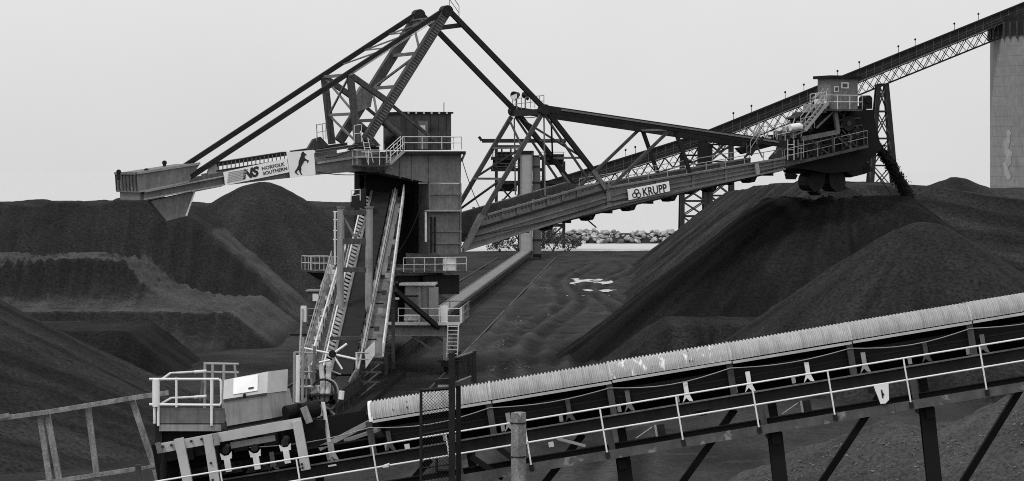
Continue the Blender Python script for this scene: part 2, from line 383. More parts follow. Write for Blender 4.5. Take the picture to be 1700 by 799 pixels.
pile('coal_pile', fresh, 2, 47, 205, 236, .35, 'coal_fresh', 'freshly stacked black coal heap where the falling stream lands', seed=7, tone=tone_r(24, 224, 16, .8, 115))
def cone_front(X, Y):
    r = np.hypot(X-26.2, Y-192); th = np.arctan2(Y-192, X-26.2)
    return 11.6-.70*np.sqrt(r*r+3.2)+.3*fbm(X*.2, Y*.2, 51, 3)+.25*vnoise(th*11, r*.03, 52)*np.clip(r/5, 0, 1)
pile('coal_pile', cone_front, 8, 45, 172, 212, .32, 'coal', 'smooth coal cone standing just above the corrugated conveyor hood', seed=8, tone=tone_r(26.2, 192, 12, .45, 119))
def low_flat(X, Y):
    d = sdrect(X, Y, 10.4, 17.5, 197, 208)+.5*fbm(X*.3, Y*.3, 61, 3)
    return np.minimum(3.5+.1*fbm(X, Y, 62, 2), 3.5-.72*np.maximum(d, 0)+rill(X, Y, 63, 1.2, .1, .15))
pile('coal_pile', low_flat, 3, 26, 188, 216, .33, 'coal', 'low flat-topped coal heap at the foot of the fresh black heap', seed=9, tone=tone_x(1.4, .9, 123))
def far_right(X, Y):
    z = 0*X-1
    for (a, b, h, t, rr) in ((39.5, 268, 13.6, .55, 1.6), (30.5, 262, 13.6, .5, 4), (47, 262, 11.8, .5, 1), (51, 250, 11.9, .55, .6), (41.0, 240, 9.0, .5, 2)):
        r = np.hypot(X-a, (Y-b)*.9); z = np.maximum(z, h-t*np.sqrt(r*r+rr))
    return z+.5*fbm(X*.12, Y*.12, 71, 4)+rill(X, Y, 72, .9, .2, .3)
pile('coal_pile', far_right, 16, 74, 222, 300, .5, 'coal', 'uneven coal mounds with small peaks in front of the concrete silo', seed=10, tone=tone_x(.6, .9, 127))
def bank(X, Y):
    r = np.hypot(X-25.5, (Y-104)*.95)
    z = 9.7-.50*np.sqrt(r*r+2)
    r2 = np.hypot(X-13.5, (Y-106)*.8); z = np.maximum(z, 5.0-.45*np.sqrt(r2*r2+1))
    return z+.35*fbm(X*.4, Y*.4, 81, 4)
bk = pile('gravel_bank', bank, 4, 44, 84, 130, .25, 'gravel', 'coarse gravelly coal bank under the covered conveyor at lower right', 'gravel bank', None, seed=11, rough=.16)

# loose lumps lying on the bank (nobody could count them)
def lumps(name, pts, sizes, m, label, seed=1, parent=None):
    rr = random.Random(seed); mb = MB()
    F8 = [(0, 2, 4), (2, 1, 4), (1, 3, 4), (3, 0, 4), (2, 0, 5), (1, 2, 5), (3, 1, 5), (0, 3, 5)]
    for p, s in zip(pts, sizes):
        v = [(s*rr.uniform(.6, 1.1), rr.uniform(-.2, .2)*s, 0), (-s*rr.uniform(.6, 1.1), 0, 0), (0, s*rr.uniform(.6, 1.1), 0), (0, -s*rr.uniform(.6, 1.1), 0), (0, 0, s*rr.uniform(.5, 1)), (0, 0, -s*rr.uniform(.4, .8))]
        M = Matrix.Rotation(rr.uniform(0, 6), 3, Vector((rr.random()-.5, rr.random()-.5, rr.random()-.5)).normalized())
        mb.add([M @ Vector(a)+Vector(p) for a in v], F8)
    o = mb.build(name, m, parent, fixn=False); tag(o, label, kind='stuff'); return o
mat('lump', .11, .85, 0, .6, 3, spec=.4); mat('pale_stone', .13, .9, 0, .4, 2)
pts, sz = [], []
rr = np.random.default_rng(4)
bx_, by_ = rr.uniform(5, 24, 9000), rr.uniform(85, 106, 9000); bz = bank(bx_, by_)
for x, y, z in zip(bx_, by_, bz):
    if z > .3: pts.append((x, y, z)); sz.append(.02+.07*rr.random()**3)
lumps('loose_lumps', pts, sz, 'lump', 'loose lumps scattered over the gravel bank', 3)
pts, sz = [], []
for (px, py, n, sx, sy) in ((908, 481, 60, .5, 8), (852, 538, 80, .7, 8), (828, 575, 90, .8, 8), (845, 612, 40, 1.4, 6), (912, 527, 20, .4, 2), (880, 470, 40, 1, 8)):
    d = 13.5*F/(py-HY); c = W(px, py, d)
    for _ in range(n):
        pts.append((c.x+rr.normal()*sx*.5, c.y+rr.normal()*sy*.5, .12+.06*rr.random())); sz.append(.03+.09*rr.random()**2)
lumps('pale_stones', pts, sz, 'pale_stone', 'pale loose stones lying along the yard road', 5)
# ------------------------------------------------------------------ stacker reclaimer: u along the boom, near side = negative y
O = Vector((-8.55, 208, 0)); AM = R_(22); cs, sn = math.cos(AM), math.sin(AM)
def mp(px, py, y):
    kx, kz = (px-CX)/F, -(py-HY)/F
    u = (kx*(O.y+y*cs)-O.x+y*sn)/(cs-kx*sn); d = O.y+u*sn+y*cs
    return Vector((u, y, H+kz*d))
HW = 2.75; NR, FR = -HW, HW
def far(p): return Vector((p[0], -p[1], p[2]))
mach = empty('stacker_reclaimer', O, (0, 0, AM), 'huge steel stacker reclaimer with slewing boom, mast and counterweight arm', 'coal stacker')
def both(name, p, q, wd, ht=None, m='steel', up=(0, 0, 1), kind='beam'):
    for a, b in ((p, q), (far(p), far(q))):
        if kind == 'tube': tube(name, mach, a, b, wd/2, m)
        elif kind == 'i': ibeam(name, mach, a, b, wd, ht, m, up)
        else: beam(name, mach, a, b, wd, ht, m, up)
# mast pylons, box girders with rung plates on the edge
pt, pb = mp(740, 20, NR), mp(606, 234, NR)
for s in (1, -1):
    a, b = (pt, pb) if s == 1 else (far(pt), far(pb))
    t = (b-a).normalized()
    py_ = beam('mast_pylon', mach, a, b, .5, .62, 'steel_grimy')
    cap = MB().tube(a+Vector((.02, -.38, .05)), a+Vector((.02, .38, .05)), .4, 16).build('sheave_head', 'steel_dark', mach)
    side = Vector((t.z, 0, -t.x)).normalized()
    if side.x > 0: side = -side
    for k in range(1, 52):
        p = a.lerp(b, k/52)+Vector((0, -.26 if s == 1 else .26, 0)); MB().beam(p-side*.25, p+side*.25, .07, .05, (0, 1, 0)).build('rung_plate', 'steel', py_)
    for e in (-1, 1):
        p0, p1 = a+side*e*.27+Vector((0, -.27*s, 0)), b+side*e*.27+Vector((0, -.27*s, 0)); beam('flange', py_, p0, p1, .1, .07, 'steel_grimy')
def cross(z_t, wd=.22, m='steel'):     # horizontal strut between the pylons at fraction z_t of their length
    p = pt.lerp(pb, z_t); beam('cross_strut', mach, p, far(p), wd, wd, m)
for t_ in (.06, .32, .58, .84): cross(t_)
for t0, t1, s in ((.06, .32, 1), (.32, .58, -1), (.58, .84, 1)):
    p, q = pt.lerp(pb, t0), pt.lerp(pb, t1)
    if s > 0: beam('diagonal_brace', mach, far(p), q, .14)
    else: beam('diagonal_brace', mach, p, far(q), .14)
# rear node, posts and struts
nd = mp(581, 124, NR); ndb = mp(594, 238, NR)
both('rear_post', nd, ndb, .42, .42, 'steel_grimy')
beam('cross_strut', mach, nd, far(nd), .2); q = mp(589, 189, NR); beam('cross_strut', mach, q, far(q), .2)
beam('diagonal_brace', mach, nd, far(q), .12); beam('diagonal_brace', mach, far(nd), q, .12); beam('diagonal_brace', mach, far(q), ndb, .12)
both('mast_strut', nd, mp(640, 166, NR), .42, .36, 'steel_grimy'); both('mast_strut', mp(640, 166, NR), mp(733, 243, NR), .2, .2, 'steel_grimy')
gus = MB()
for s in (1, -1):
    p = mp(601, 166, FR)
    if s == -1: MB().prism([(p.x-.55, p.z-.9), (p.x+.55, p.z-.5), (p.x+.75, p.z+.7), (p.x-.1, p.z+.95), (p.x-.6, p.z+.2)], p.y-.3, p.y+.3).build('gusset_plate', 'steel', mach)
both('damper_cylinder', mp(636, 202, NR), mp(664, 226, NR), .5, kind='tube', m='steel_grimy')
# back stays to the counterweight, fore stays to the boom tower
cwa = mp(316, 294, NR)
both('back_stay', pt+Vector((-.3, 0, 0)), cwa, .30, .34, 'steel_dark')
bh = mp(903, 180, NR)
both('fore_stay', pt+Vector((.35, 0, .0)), bh, .28, .34, 'steel_dark')
q = mp(765, 42, NR); beam('cross_strut', mach, q, far(q), .26, .3, 'steel_dark')
a = pt+Vector((.2, -.2, .35)); railing(mach, [a, mp(762, 34, NR)], 1.0, 'rail_dull')
ladder(mach, mp(586, 126, NR)+Vector((-.4, -.4, 0)), mp(725, 36, NR)+Vector((-.4, -.4, 0)), .5, (0, 1, 0), 'rail_dull', .02, .6)
# thin lattice between the back stays
for t0, t1 in ((.03, .12), (.12, .22), (.22, .31)):
    p, q = pt.lerp(cwa, t0), pt.lerp(cwa, t1); beam('lattice_bar', mach, p, far(q), .09); beam('lattice_bar', mach, far(p), far(p).lerp(p, 1), .09)
# --- counterweight arm
a0, a1 = mp(236, 326, NR), mp(640, 262, NR)
sl = (mp(372, 300, NR)-mp(240, 325, NR)).normalized()
for s in (1, -1):
    P = [mp(238, 332, NR), mp(240, 318, NR), mp(372, 292, NR), mp(372, 308, NR)]
    poly = [(p.x, p.z) for p in P]; y = NR if s == 1 else FR
    MB().prism(poly, y, y+.3*s).build('arm_girder', 'steel', mach)
    P = [mp(372, 308, NR), mp(372, 289, NR), mp(523, 262, NR), mp(600, 247, NR), mp(600, 284, NR), mp(520, 291, NR)]
    MB().prism([(p.x, p.z) for p in P], y, y+.3*s).build('arm_girder', 'steel', mach)
    p, q = mp(523, 252, NR), mp(620, 238, NR)
    ibeam('arm_flange', mach, (p.x, y, p.z), (q.x, y, q.z), .5, .2, 'steel')
    p, q = mp(525, 271, NR), mp(612, 258, NR)
    beam('arm_flange', mach, (p.x, y-.1*s, p.z), (q.x, y-.1*s, q.z), .18, .14, 'steel_light')
    p, q = mp(238, 331, NR), mp(370, 307, NR); beam('arm_flange', mach, (p.x, y-.05*s, p.z), (q.x, y-.05*s, q.z), .5, .09, 'steel_light')
    p, q = mp(239, 319, NR), mp(370, 293, NR); beam('arm_flange', mach, (p.x, y-.05*s, p.z), (q.x, y-.05*s, q.z), .5, .07, 'steel_light')
p = mp(238, 325, NR); beam('end_beam', mach, (p.x, NR+.2, p.z), (p.x, FR-.2, p.z), .4, .6, 'steel')
for px in (330, 420, 480, 540): p = mp(px, 300-(px-372)*.18, NR); beam('floor_beam', mach, (p.x, NR+.3, p.z), (p.x, FR-.3, p.z), .35, .4, 'steel_dark')
# walkway lattice on top of the arm
p, q = mp(360, 274, NR), mp(476, 256, NR)
for s in (0, 1):
    y = NR+.1+s*.9
    beam('walkway_beam', mach, (p.x, y, p.z), (q.x, y, q.z), .12, .22, 'steel_dark')
MB().beam((p.x, NR+.55, p.z+.14), (q.x, NR+.55, q.z+.14), 1.1, .05).build('walkway_grating', 'steel_dark', mach)
for k in range(17):
    m_ = p.lerp(q, (k+.5)/17); beam('walkway_bar', mach, (m_.x, NR+.04, m_.z-.35), (m_.x, NR+.04, m_.z+.12), .06, .06, 'steel')
p2, q2 = p+Vector((0, 0, -.4)), q+Vector((0, 0, -.4)); beam('walkway_beam', mach, p2, q2, .1, .1, 'steel_dark')
MB().prism([(v.x, v.z) for v in (mp(345, 290, NR), mp(350, 270, NR), mp(362, 269, NR), mp(364, 287, NR))], NR+.05, NR+.35).build('bracket_plate', 'steel_light', mach)
# counterweight ballast box
c0, c1, c2, c3 = mp(229, 320, NR), mp(227, 288, NR), mp(331, 272, NR), mp(312, 303, NR)
cw = MB().prism([(v.x, v.z) for v in (c0, c1, c2, c3)], NR-.15, FR+.15).build('counterweight_box', 'steel', mach)
for t_ in (.0, 1.0):
    pass
rim0, rim1 = c1+Vector((0, -.18, .02)), c2+Vector((0, -.18, .02)); beam('rim', cw, rim0, rim1, .12, .16, 'steel_light')
rim0, rim1 = c0+Vector((0, -.17, .05)), c3+Vector((0, -.17, .05)); beam('rim', cw, rim0, rim1, .06, .1, 'steel_light')
beam('rim', cw, (c1.x-.04, NR, c1.z), (c1.x-.04, FR, c1.z), .12, .16, 'steel')
for k in range(7): 
    y = NR+.1+k*(2*HW-.2)/6; p, q = c0.lerp(c1, .08), c0.lerp(c1, .94); beam('end_rib', cw, (p.x-.04, y, p.z), (q.x-.04, y, q.z), .08, .07, 'steel_grimy')
MB().add([(c0.x-.02, NR+.4, c0.z+.2), (c0.x-.02, FR-.4, c0.z+.2), (c1.x-.02, FR-.4, c1.z-.2), (c1.x-.02, NR+.4, c1.z-.2)], [(0, 1, 2, 3)]).build('scaly_panel', 'beam_patch', cw)
for px, py, y in ((197, 283, 0), (243, 281, NR+.4), (273, 268, FR-1)):
    p = mp(px, py, y); lug = MB().tube(p+Vector((0, -.06, -.1)), p+Vector((0, .06, -.1)), .16, 12).box(p+Vector((0, 0, -.4)), (.2, .12, .5)).build('lifting_lug', 'steel_dark', cw)
hp = [mp(250, 334, NR), mp(323, 318, NR), mp(309, 359, NR), mp(277, 367, NR)]
MB().prism([(v.x, v.z) for v in hp], NR+.02, NR+.9).build('ballast_hopper', 'steel', mach)
p, q = hp[1], hp[2]; beam('hopper_edge', mach, (p.x, NR+.0, p.z), (q.x, NR+.0, q.z), .1, .1, 'rail_paint')
p, q = mp(323, 318, NR), mp(368, 309, NR); beam('hopper_edge', mach, (p.x, NR-.02, p.z), (q.x, NR-.02, q.z), .16, .06, 'rail_paint')
# --- white sign boards on the arm
YB = NR-.28
def board(pts, name='sign_board'):
    P = [mp(x, y, YB) for x, y in pts]; return MB().prism([(p.x, p.z) for p in P], YB, YB+.08).build(name, 'white_board', mach)
s1 = board([(371, 286), (476, 263), (480, 286), (374, 308)])
s2 = board([(476, 253), (521, 249), (524, 290), (482, 296)])
for px in (385, 420, 455, 490, 512):
    p = mp(px, 296-(px-385)*.19, YB); beam('board_bracket', s1 if px < 470 else s2, (p.x, YB+.08, p.z), (p.x, NR+.02, p.z), .08, .08, 'steel')
tl = math.atan2((mp(476, 263, YB)-mp(371, 286, YB)).z, (mp(476, 263, YB)-mp(371, 286, YB)).x)
mb = MB()
for k in range(7):          # slanting speed stripes left of the letters
    p, q = mp(377+k*.4, 303-k*2.7, YB-.015), mp(404+k*1.2, 297.5-k*2.7, YB-.015)
    MB().beam(p, q, .02, .055, (0, 0, 1)).build('stripe', 'grey_print', s1)
lt = mp(403, 297.5, YB-.005); text(s1, 'NS', .86, lt, tl, 'black_print', .045, .3, 1.02)
lt = mp(435, 283, YB-.005); text(s1, 'NORFOLK', .31, lt, tl, 'black_print', .008, 0, 1.12)
lt = mp(437, 291, YB-.005); text(s1, 'SOUTHERN', .31, lt, tl, 'black_print', .008, 0, 1.08)
horse = [(490, 284), (493, 280), (496, 274), (496.5, 268), (498, 263), (500, 259), (500.5, 254.5), (503, 251.5), (505, 251.3), (505.5, 253.5), (509, 255.5), (509.5, 257.5),
         (506.5, 258), (506.5, 262), (510, 264.5), (513.5, 266.5), (511.5, 270.5), (510.3, 270.2), (511, 267.5), (507, 266.3), (505, 268.5), (502.5, 273), (500.5, 277), (501, 281), (500, 285), (502.5, 290), (500.8, 290.3), (498, 286), (496.5, 281.5), (494.5, 283), (493, 286.5), (496.5, 289), (495.5, 290), (490.8, 287)]
P = [mp(x-.5, y+.5, YB-.02) for x, y in horse]; MB().prism([(p.x, p.z) for p in P], YB-.02, YB-.004).build('emblem', 'black_print', s2)
# --- central body: upper box, column, back walls, dark chute housing
zt = mp(700, 251, NR).z
ub = [mp(640, 252, NR), mp(766, 252, NR), mp(765, 304, NR), mp(712, 304, NR), mp(640, 288, NR)]
MB().prism([(p.x, p.z) for p in ub], NR, FR).build('upper_body', 'steel', mach)
p, q = mp(590, 272, NR), mp(640, 252, NR)
lb = [mp(590, 262, NR), mp(640, 256, NR), mp(640, 288, NR), mp(590, 284, NR)]
MB().prism([(p.x, p.z) for p in lb], NR+.2, FR-.2).build('body_wing', 'steel_grimy', mach)
cl, cr = mp(712, 305, NR), mp(765, 305, NR); czb = mp(740, 422, NR).z
MB().box2((cl.x, NR+.0, czb), (cr.x, NR+2.0, cl.z+.002)).build('column', 'steel', mach)
MB().box2((cl.x, FR-1.6, czb), (cr.x, FR, cl.z+.002)).build('column', 'steel', mach)
xl = mp(628, 300, NR).x
MB().box2((xl, FR-.9, czb-.2), (cl.x-.05, FR-.5, cl.z+.8)).build('back_wall', 'steel_black', mach)
MB().box2((cl.x-.3, NR+2.0, czb), (cl.x-.02, FR-1.0, cl.z+.3)).build('inner_wall', 'steel_black', mach)
MB().box2((xl-.1, NR+3.6, mp(640, 425, 0).z), (xl+.1, FR-.9, cl.z+.8)).build('side_wall', 'steel_black', mach)
MB().box2((xl, NR+2.6, mp(640, 322, 0).z), (cl.x-.3, NR+2.9, cl.z+.6)).build('chute_curtain', 'steel_black', mach)
MB().box2((xl, NR+3.8, mp(640, 440, 0).z), (cl.x-.3, NR+4.0, cl.z+.6)).build('chute_wall', 'steel_black', mach)
for py in (322, 350, 384, 404):   # column bands
    p, q = mp(711, py, NR), mp(766, py, NR); beam('column_band', mach, (p.x, NR-.04, p.z), (q.x, NR-.04, q.z), .1, .13, 'steel')
for px in (712.5, 764): p, q = mp(px, 304, NR), mp(px, 420, NR); beam('column_rib', mach, (p.x, NR-.05, p.z), (p.x, NR-.05, q.z), .12, .09, 'steel')
for px, y0, y1 in ((684, 258, 300), (712, 256, 303), (664, 254, 296)): p, q = mp(px, y0, NR), mp(px, y1, NR); beam('body_rib', mach, (p.x, NR-.03, p.z), (p.x, NR-.03, q.z), .07, .06, 'steel')
p, q = mp(640, 254, NR), mp(769, 254, NR); beam('deck_edge', mach, (p.x, NR-.25, p.z), (q.x, NR-.25, q.z), .5, .22, 'steel_dark')
p, q = mp(766, 268, NR), mp(772, 254, NR); beam('deck_bracket', mach, (p.x, NR, p.z), (q.x, NR, q.z), .12)
# electrical house on top
h0, h1 = mp(668, 249, NR+1.0), mp(749, 189, NR+1.0)
hb = MB().box2((h0.x, NR+1.0, h0.z), (h1.x, FR-.6, h1.z)).build('electrical_house', 'steel_grimy', mach)
MB().box2((h0.x-.12, NR+.88, h1.z), (h1.x+.12, FR-.5, h1.z+.12)).build('roof', 'steel_dark', hb)
for k in range(13):
    x = h0.x+.1+(h1.x-h0.x-.2)*k/12; MB().box2((x-.06, NR+.8, h1.z-.02), (x+.06, NR+.99, h1.z+.1)).build('eave_block', 'rail_paint' if k % 2 else 'steel_dark', hb)
dx = mp(693, 230, NR+1).x
dr = MB().box2((dx, NR+.94, h0.z+.05), (dx+.75, NR+1.0, h0.z+2.0)).build('door', 'steel', hb); MB().box2((dx+.15, NR+.92, h0.z+1.3), (dx+.55, NR+.94, h0.z+1.7)).build('window_pane', 'rail_paint', dr)
for k in range(6):
    x = h0.x+(h1.x-h0.x)*(k+.5)/6; MB().box2((x-.03, NR+.96, h0.z+.02), (x+.03, NR+1.0, h1.z-.02)).build('wall_rib', 'steel_grimy', hb)
p = mp(737, 187, 0); tube('antenna', mach, p, p+Vector((0, 0, .7)), .03, 'steel_dark', 6)
# machinery beside the house
p = mp(654, 246, NR+1.4)
MB().tube(p+Vector((0, -.5, .4)), p+Vector((0, .6, .4)), .5, 12).box(p+Vector((.1, 0, .0)), (1.1, 1.2, .3)).build('winch', 'steel_black', mach)
p = mp(614, 250, NR+1); MB().box(p+Vector((0, 0, .1)), (1.1, .8, .35)).tube(p+Vector((0, 0, .2)), p+Vector((0, 0, .55)), .2, 10).build('gear_motor', 'steel_dark', mach)
# walkways, rails, stairs on the body
def rp(pts, y, h=1.1, **k): return railing(mach, [mp(a, b, y) for a, b in pts], h, **k)
rp([(668, 248), (766, 248)], NR-.4, .85); 
e = mp(766, 248, NR-.4); railing(mach, [e, (e.x, FR, e.z)], .85)
gl, gr_ = mp(590, 274, NR-.6), mp(646, 272, NR-.6)
MB().box2((gl.x, NR-1.0, gl.z-.1), (gr_.x+.2, NR-.002, gl.z-.02)).build('walkway', 'steel_grimy', mach)
railing(mach, [(gl.x, NR, gl.z), (gl.x, NR-.95, gl.z), (gr_.x, NR-.95, gl.z)], 1.0, step=.9)
a, b = mp(645, 272, NR-.7), mp(668, 251, NR-.7); stair(mach, a, b, .7, 6, 'rail_dull')
ladder(mach, mp(615, 270, NR-.9), mp(606, 229, NR-.9), .4)
c_ = mp(528, 232, NR+1.3); 
for dx_ in (0, .45): tube('cage_bar', mach, mp(527+dx_*22, 234, FR), mp(525+dx_*22, 206, FR), .03, 'rail_dull', 6)
rp([(541, 231), (526, 234)], FR-.5, 1.1, m='rail_dull', step=.5); rp([(588, 238), (600, 236)], NR-.2, 1.2, step=.6)
pv = mp(545, 242, NR); MB().prism([(q.x, q.z) for q in (mp(548, 250, NR), mp(588, 243, NR), mp(572, 226, NR), mp(560, 230, NR))], FR-.4, FR).build('pylon_foot', 'steel_grimy', mach)
MB().prism([(q.x, q.z) for q in (mp(578, 250, NR), mp(632, 242, NR), mp(618, 226, NR), mp(600, 228, NR))], NR, NR+.4).build('pylon_foot', 'steel_grimy', mach)
# pipework by the column
for px in (716, 722):
    a, b = mp(px, 360, NR-.2), mp(px, 420, NR-.2); tube('pipe', mach, a, b, .07, 'steel_dark', 8)
a, b = mp(706, 350, NR-.35), mp(764, 350, NR-.35); beam('pipe_shelf', mach, a, b, .4, .09, 'rail_dull')
a, b = mp(707, 352, NR-.35), mp(707, 402, NR-.35); tube('pipe', mach, a, b, .08, 'rail_paint', 8)
# slewing platform and ring
zs = mp(715, 450, NR).z
MB().tube((.0, 0, zs-1.6), (0, 0, zs-.25), 3.0, 28).build('slew_ring', 'steel_dark', mach)
MB().tube((0, 0, zs-.25), (0, 0, zs), 3.9, 28).build('slew_deck', 'steel_grimy', mach)
a, b = mp(700, 455, NR), mp(760, 488, NR); MB().box2((a.x, NR-.3, b.z), (b.x, NR+2.5, zs-.3)).build('slew_drive_housing', 'steel_dark', mach)
wk = mp(664, 449, NR-.5), mp(768, 448, NR-.5)
MB().box2((wk[0].x, NR-1.2, zs-.1), (wk[1].x, NR+.5, zs+.02)).build('walkway', 'steel_grimy', mach)
railing(mach, [(wk[0].x, NR-1.2, zs), (wk[1].x, NR-1.2, zs)], .95, step=.75)
MB().box2((mp(742, 440, NR-1).x-.35, NR-1.16, zs+.05), (mp(742, 440, NR-1).x+.55, NR-1.12, zs+.9)).build('notice_panel', 'rail_paint', mach)
wl = mp(512, 449, 0), mp(556, 450, 0)
MB().box2((wl[0].x, -1.5, wl[0].z-.12), (wl[1].x+1, 1.5, wl[0].z)).build('walkway', 'steel_grimy', mach)
railing(mach, [(wl[1].x, -1.45, wl[0].z), (wl[0].x, -1.45, wl[0].z), (wl[0].x, 1.45, wl[0].z), (wl[1].x, 1.45, wl[0].z)], .95, step=.7)
p = wl[0]; MB().prism([(p.x+.2, p.z-.12), (p.x+3, p.z-.12), (p.x+3, p.z-1.0), (p.x+1.2, p.z-.7)], -1.3, 1.3).build('walkway_bracket', 'steel_black', mach)
# --- boom
hv = mp(768, 417, NR)
def bpl(pts, y0, y1, name, m): return MB().prism([(mp(a, b, NR).x, mp(a, b, NR).z) for a, b in pts], y0, y1).build(name, m, mach)
for s in (1, -1):
    Y0 = NR if s == 1 else FR; 
    bpl([(768, 417), (798, 361), (808, 357), (993, 304), (1030, 310), (1302, 262), (1302, 281), (1030, 338), (1008, 344)], Y0, Y0+.12*s, 'boom_girder', 'steel' if s == 1 else 'steel_grimy')
    yo = Y0-.1*s if s == 1 else Y0+.02
    def rib(p, q, h=.1, d=.16, m='steel', nm='girder_rib'):
        p, q = mp(*p, NR), mp(*q, NR); beam(nm, mach, (p.x, Y0-.06*s, p.z), (q.x, Y0-.06*s, q.z), d, h, m)
    rib((768, 416), (1008, 342.5), .16, .34); rib((1008, 342.5), (1030, 337), .16, .34); rib((1030, 337), (1302, 280.5), .13, .34)
    rib((782, 402), (1030, 329)); rib((1030, 329), (1302, 274.5), .09)
    rib((787, 391), (1030, 320.5), .12); rib((1030, 320.5), (1302, 269), .09)
    rib((793, 379), (1006, 316), .14, .3, 'steel_dark'); rib((1006, 312), (1302, 262.5), .13, .4, 'steel')
    rib((808, 357), (993, 304), .12, .3, 'steel')
    rib((770, 414), (799, 357), .38, .38, 'steel', 'heel_edge'); rib((983, 283), (1008, 318), .3, .3, 'steel', 'boom_knee'); rib((1008, 318), (1010, 343), .26, .3, 'steel', 'boom_knee')
    for px in (835, 860, 885, 910, 935, 960):
        rib((px, 352-(px-805)*.285+2), (px-1, 352-(px-805)*.285+19), .05, .2, 'steel'); 
    for px in (1090, 1150, 1205, 1258, 1285): rib((px, 301-(px-1085)*.177), (px, 325-(px-1085)*.21), .07, .2, 'steel', 'stiffener')
    rib((1253, 272), (1256, 290), .5, .3, 'steel_light' if s == 1 else 'steel', 'splice_plate')
bo0, bo1 = mp(790, 402, NR), mp(1300, 283, NR)
MB().beam((bo0.x, 0, bo0.z), (bo1.x, 0, bo1.z), 2*HW-.3, .1, (0, 0, 1)).build('boom_floor', 'steel_dark', mach)
MB().beam((bo0.x+.2, 0, bo0.z+.45), (bo1.x, 0, bo1.z+.45), 1.4, .05).build('boom_belt', 'rubber', mach)
for k in range(15):
    p = bo0.lerp(bo1, (k+.5)/15); 
    if k % 2: MB().prism([(p.x-.55, p.z-.05), (p.x+.55, p.z+.12), (p.x+.3, p.z-.34), (p.x-.2, p.z-.42)], NR+.4, NR+1.4).build('idler_bracket', 'steel_black', mach)
    beam('floor_beam', mach, (p.x, NR+.15, p.z-.12), (p.x, FR-.15, p.z-.12), .2, .22, 'steel_dark')
a, b = mp(960, 352, NR+.4), mp(990, 378, NR+.4); tube('scraper_arm', mach, a, b, .05, 'steel_dark', 6)
# boom tower
head = bh
both('tower_leg', mp(898, 192, NR), mp(798, 361, NR), .24, .28, 'steel_grimy')
both('tower_leg', mp(912, 190, NR), mp(985, 284, NR), .30, .34, 'steel_dark')
both('tower_leg', mp(905, 192, NR), mp(975, 296, NR), .14, .14, 'steel_grimy')
MB().box2((mp(897, 190, NR).x, NR-.1, mp(897, 191, NR).z), (mp(911, 178, NR).x, FR+.1, mp(911, 181, NR).z)).build('tower_head', 'steel_dark', mach)
for s in (NR, FR): MB().tube((head.x, s-.3, head.z-.1), (head.x, s+.3, head.z-.1), .38, 16).build('pin_joint', 'steel_dark', mach)
for (a, b) in (((867, 245), None), ((834, 297), None), ((945, 232), None), ((968, 262), None)):
    p = mp(*a, NR); beam('cross_strut', mach, p, far(p), .15, .15, 'steel')
beam('diagonal_brace', mach, mp(867, 245, NR), far(mp(834, 297, NR)), .12, .12, 'steel_grimy'); beam('diagonal_brace', mach, far(mp(895, 198, NR)), mp(867, 245, NR), .12, .12, 'steel_grimy')
beam('diagonal_brace', mach, mp(834, 297, NR), far(mp(800, 357, NR)), .12, .12, 'steel_grimy')
beam('diagonal_brace', mach, far(mp(915, 196, NR)), mp(968, 262, NR), .12, .12, 'steel_grimy'); beam('diagonal_brace', mach, mp(915, 196, NR), far(mp(968, 262, NR)), .12, .12, 'steel_grimy')
both('tower_hanger', mp(903, 194, NR), mp(905, 325, NR), .08, .08, 'steel')
a = mp(851, 183, FR); railing(mach, [(a.x, FR, a.z), (head.x, NR, head.z+.1)], .8, 'rail_dull', step=.8)
for px, yy in ((857, .9*FR), (872, .25*FR)):
    p = mp(px, 180, yy); q = mp(px, 162, yy)
    fl = empty('floodlight', parent=mach); tube('stem', fl, p, q, .05, 'steel_dark', 6)
    tip = -1 if px < 860 else 1
    MB().tube(q+Vector((tip*.22, -.15, .1)), q+Vector((-tip*.2, .1, .22)), .34, 14, .16).build('lamp_shade', 'steel_dark', fl)
    MB().tube(q+Vector((tip*.24, -.16, .1)), q+Vector((tip*.22, -.15, .1)), .29, 14).build('lamp_glass', 'rail_white', fl)
# upper chord and its hangers
both('upper_chord', mp(908, 181, NR), mp(1304, 240, NR), .42, .46, 'steel_dark')
for s in (1, -1):
    p, q = mp(930, 182.5, NR), mp(1290, 236, NR); y = NR-.24 if s == 1 else FR+.24
    beam('chord_flange', mach, (p.x, y, p.z), (q.x, y, q.z), .1, .12, 'steel')
both('hanger', mp(1008, 316, NR), mp(1114, 214, NR), .2, .2, 'steel_grimy'); both('hanger', mp(1120, 214, NR), mp(1146, 288, NR), .24, .24, 'steel_dark')
both('hanger', mp(1010, 316, NR), mp(985, 283, NR), .2, .2, 'steel_dark')
both('hanger', mp(1236, 262, NR), mp(1262, 234, NR), .14, .14, 'steel_grimy')
p = mp(1118, 215, NR); beam('cross_strut', mach, p, far(p), .15)
# railing on the boom
for s in (NR+.12, FR-.12):
    a, b = mp(1012, 312, NR), mp(1300, 262, NR); railing(mach, [(a.x, s, a.z), (b.x, s, b.z)], .62, 'rail_dull' if s > 0 else 'rail_dull', .03, 1.5, False)
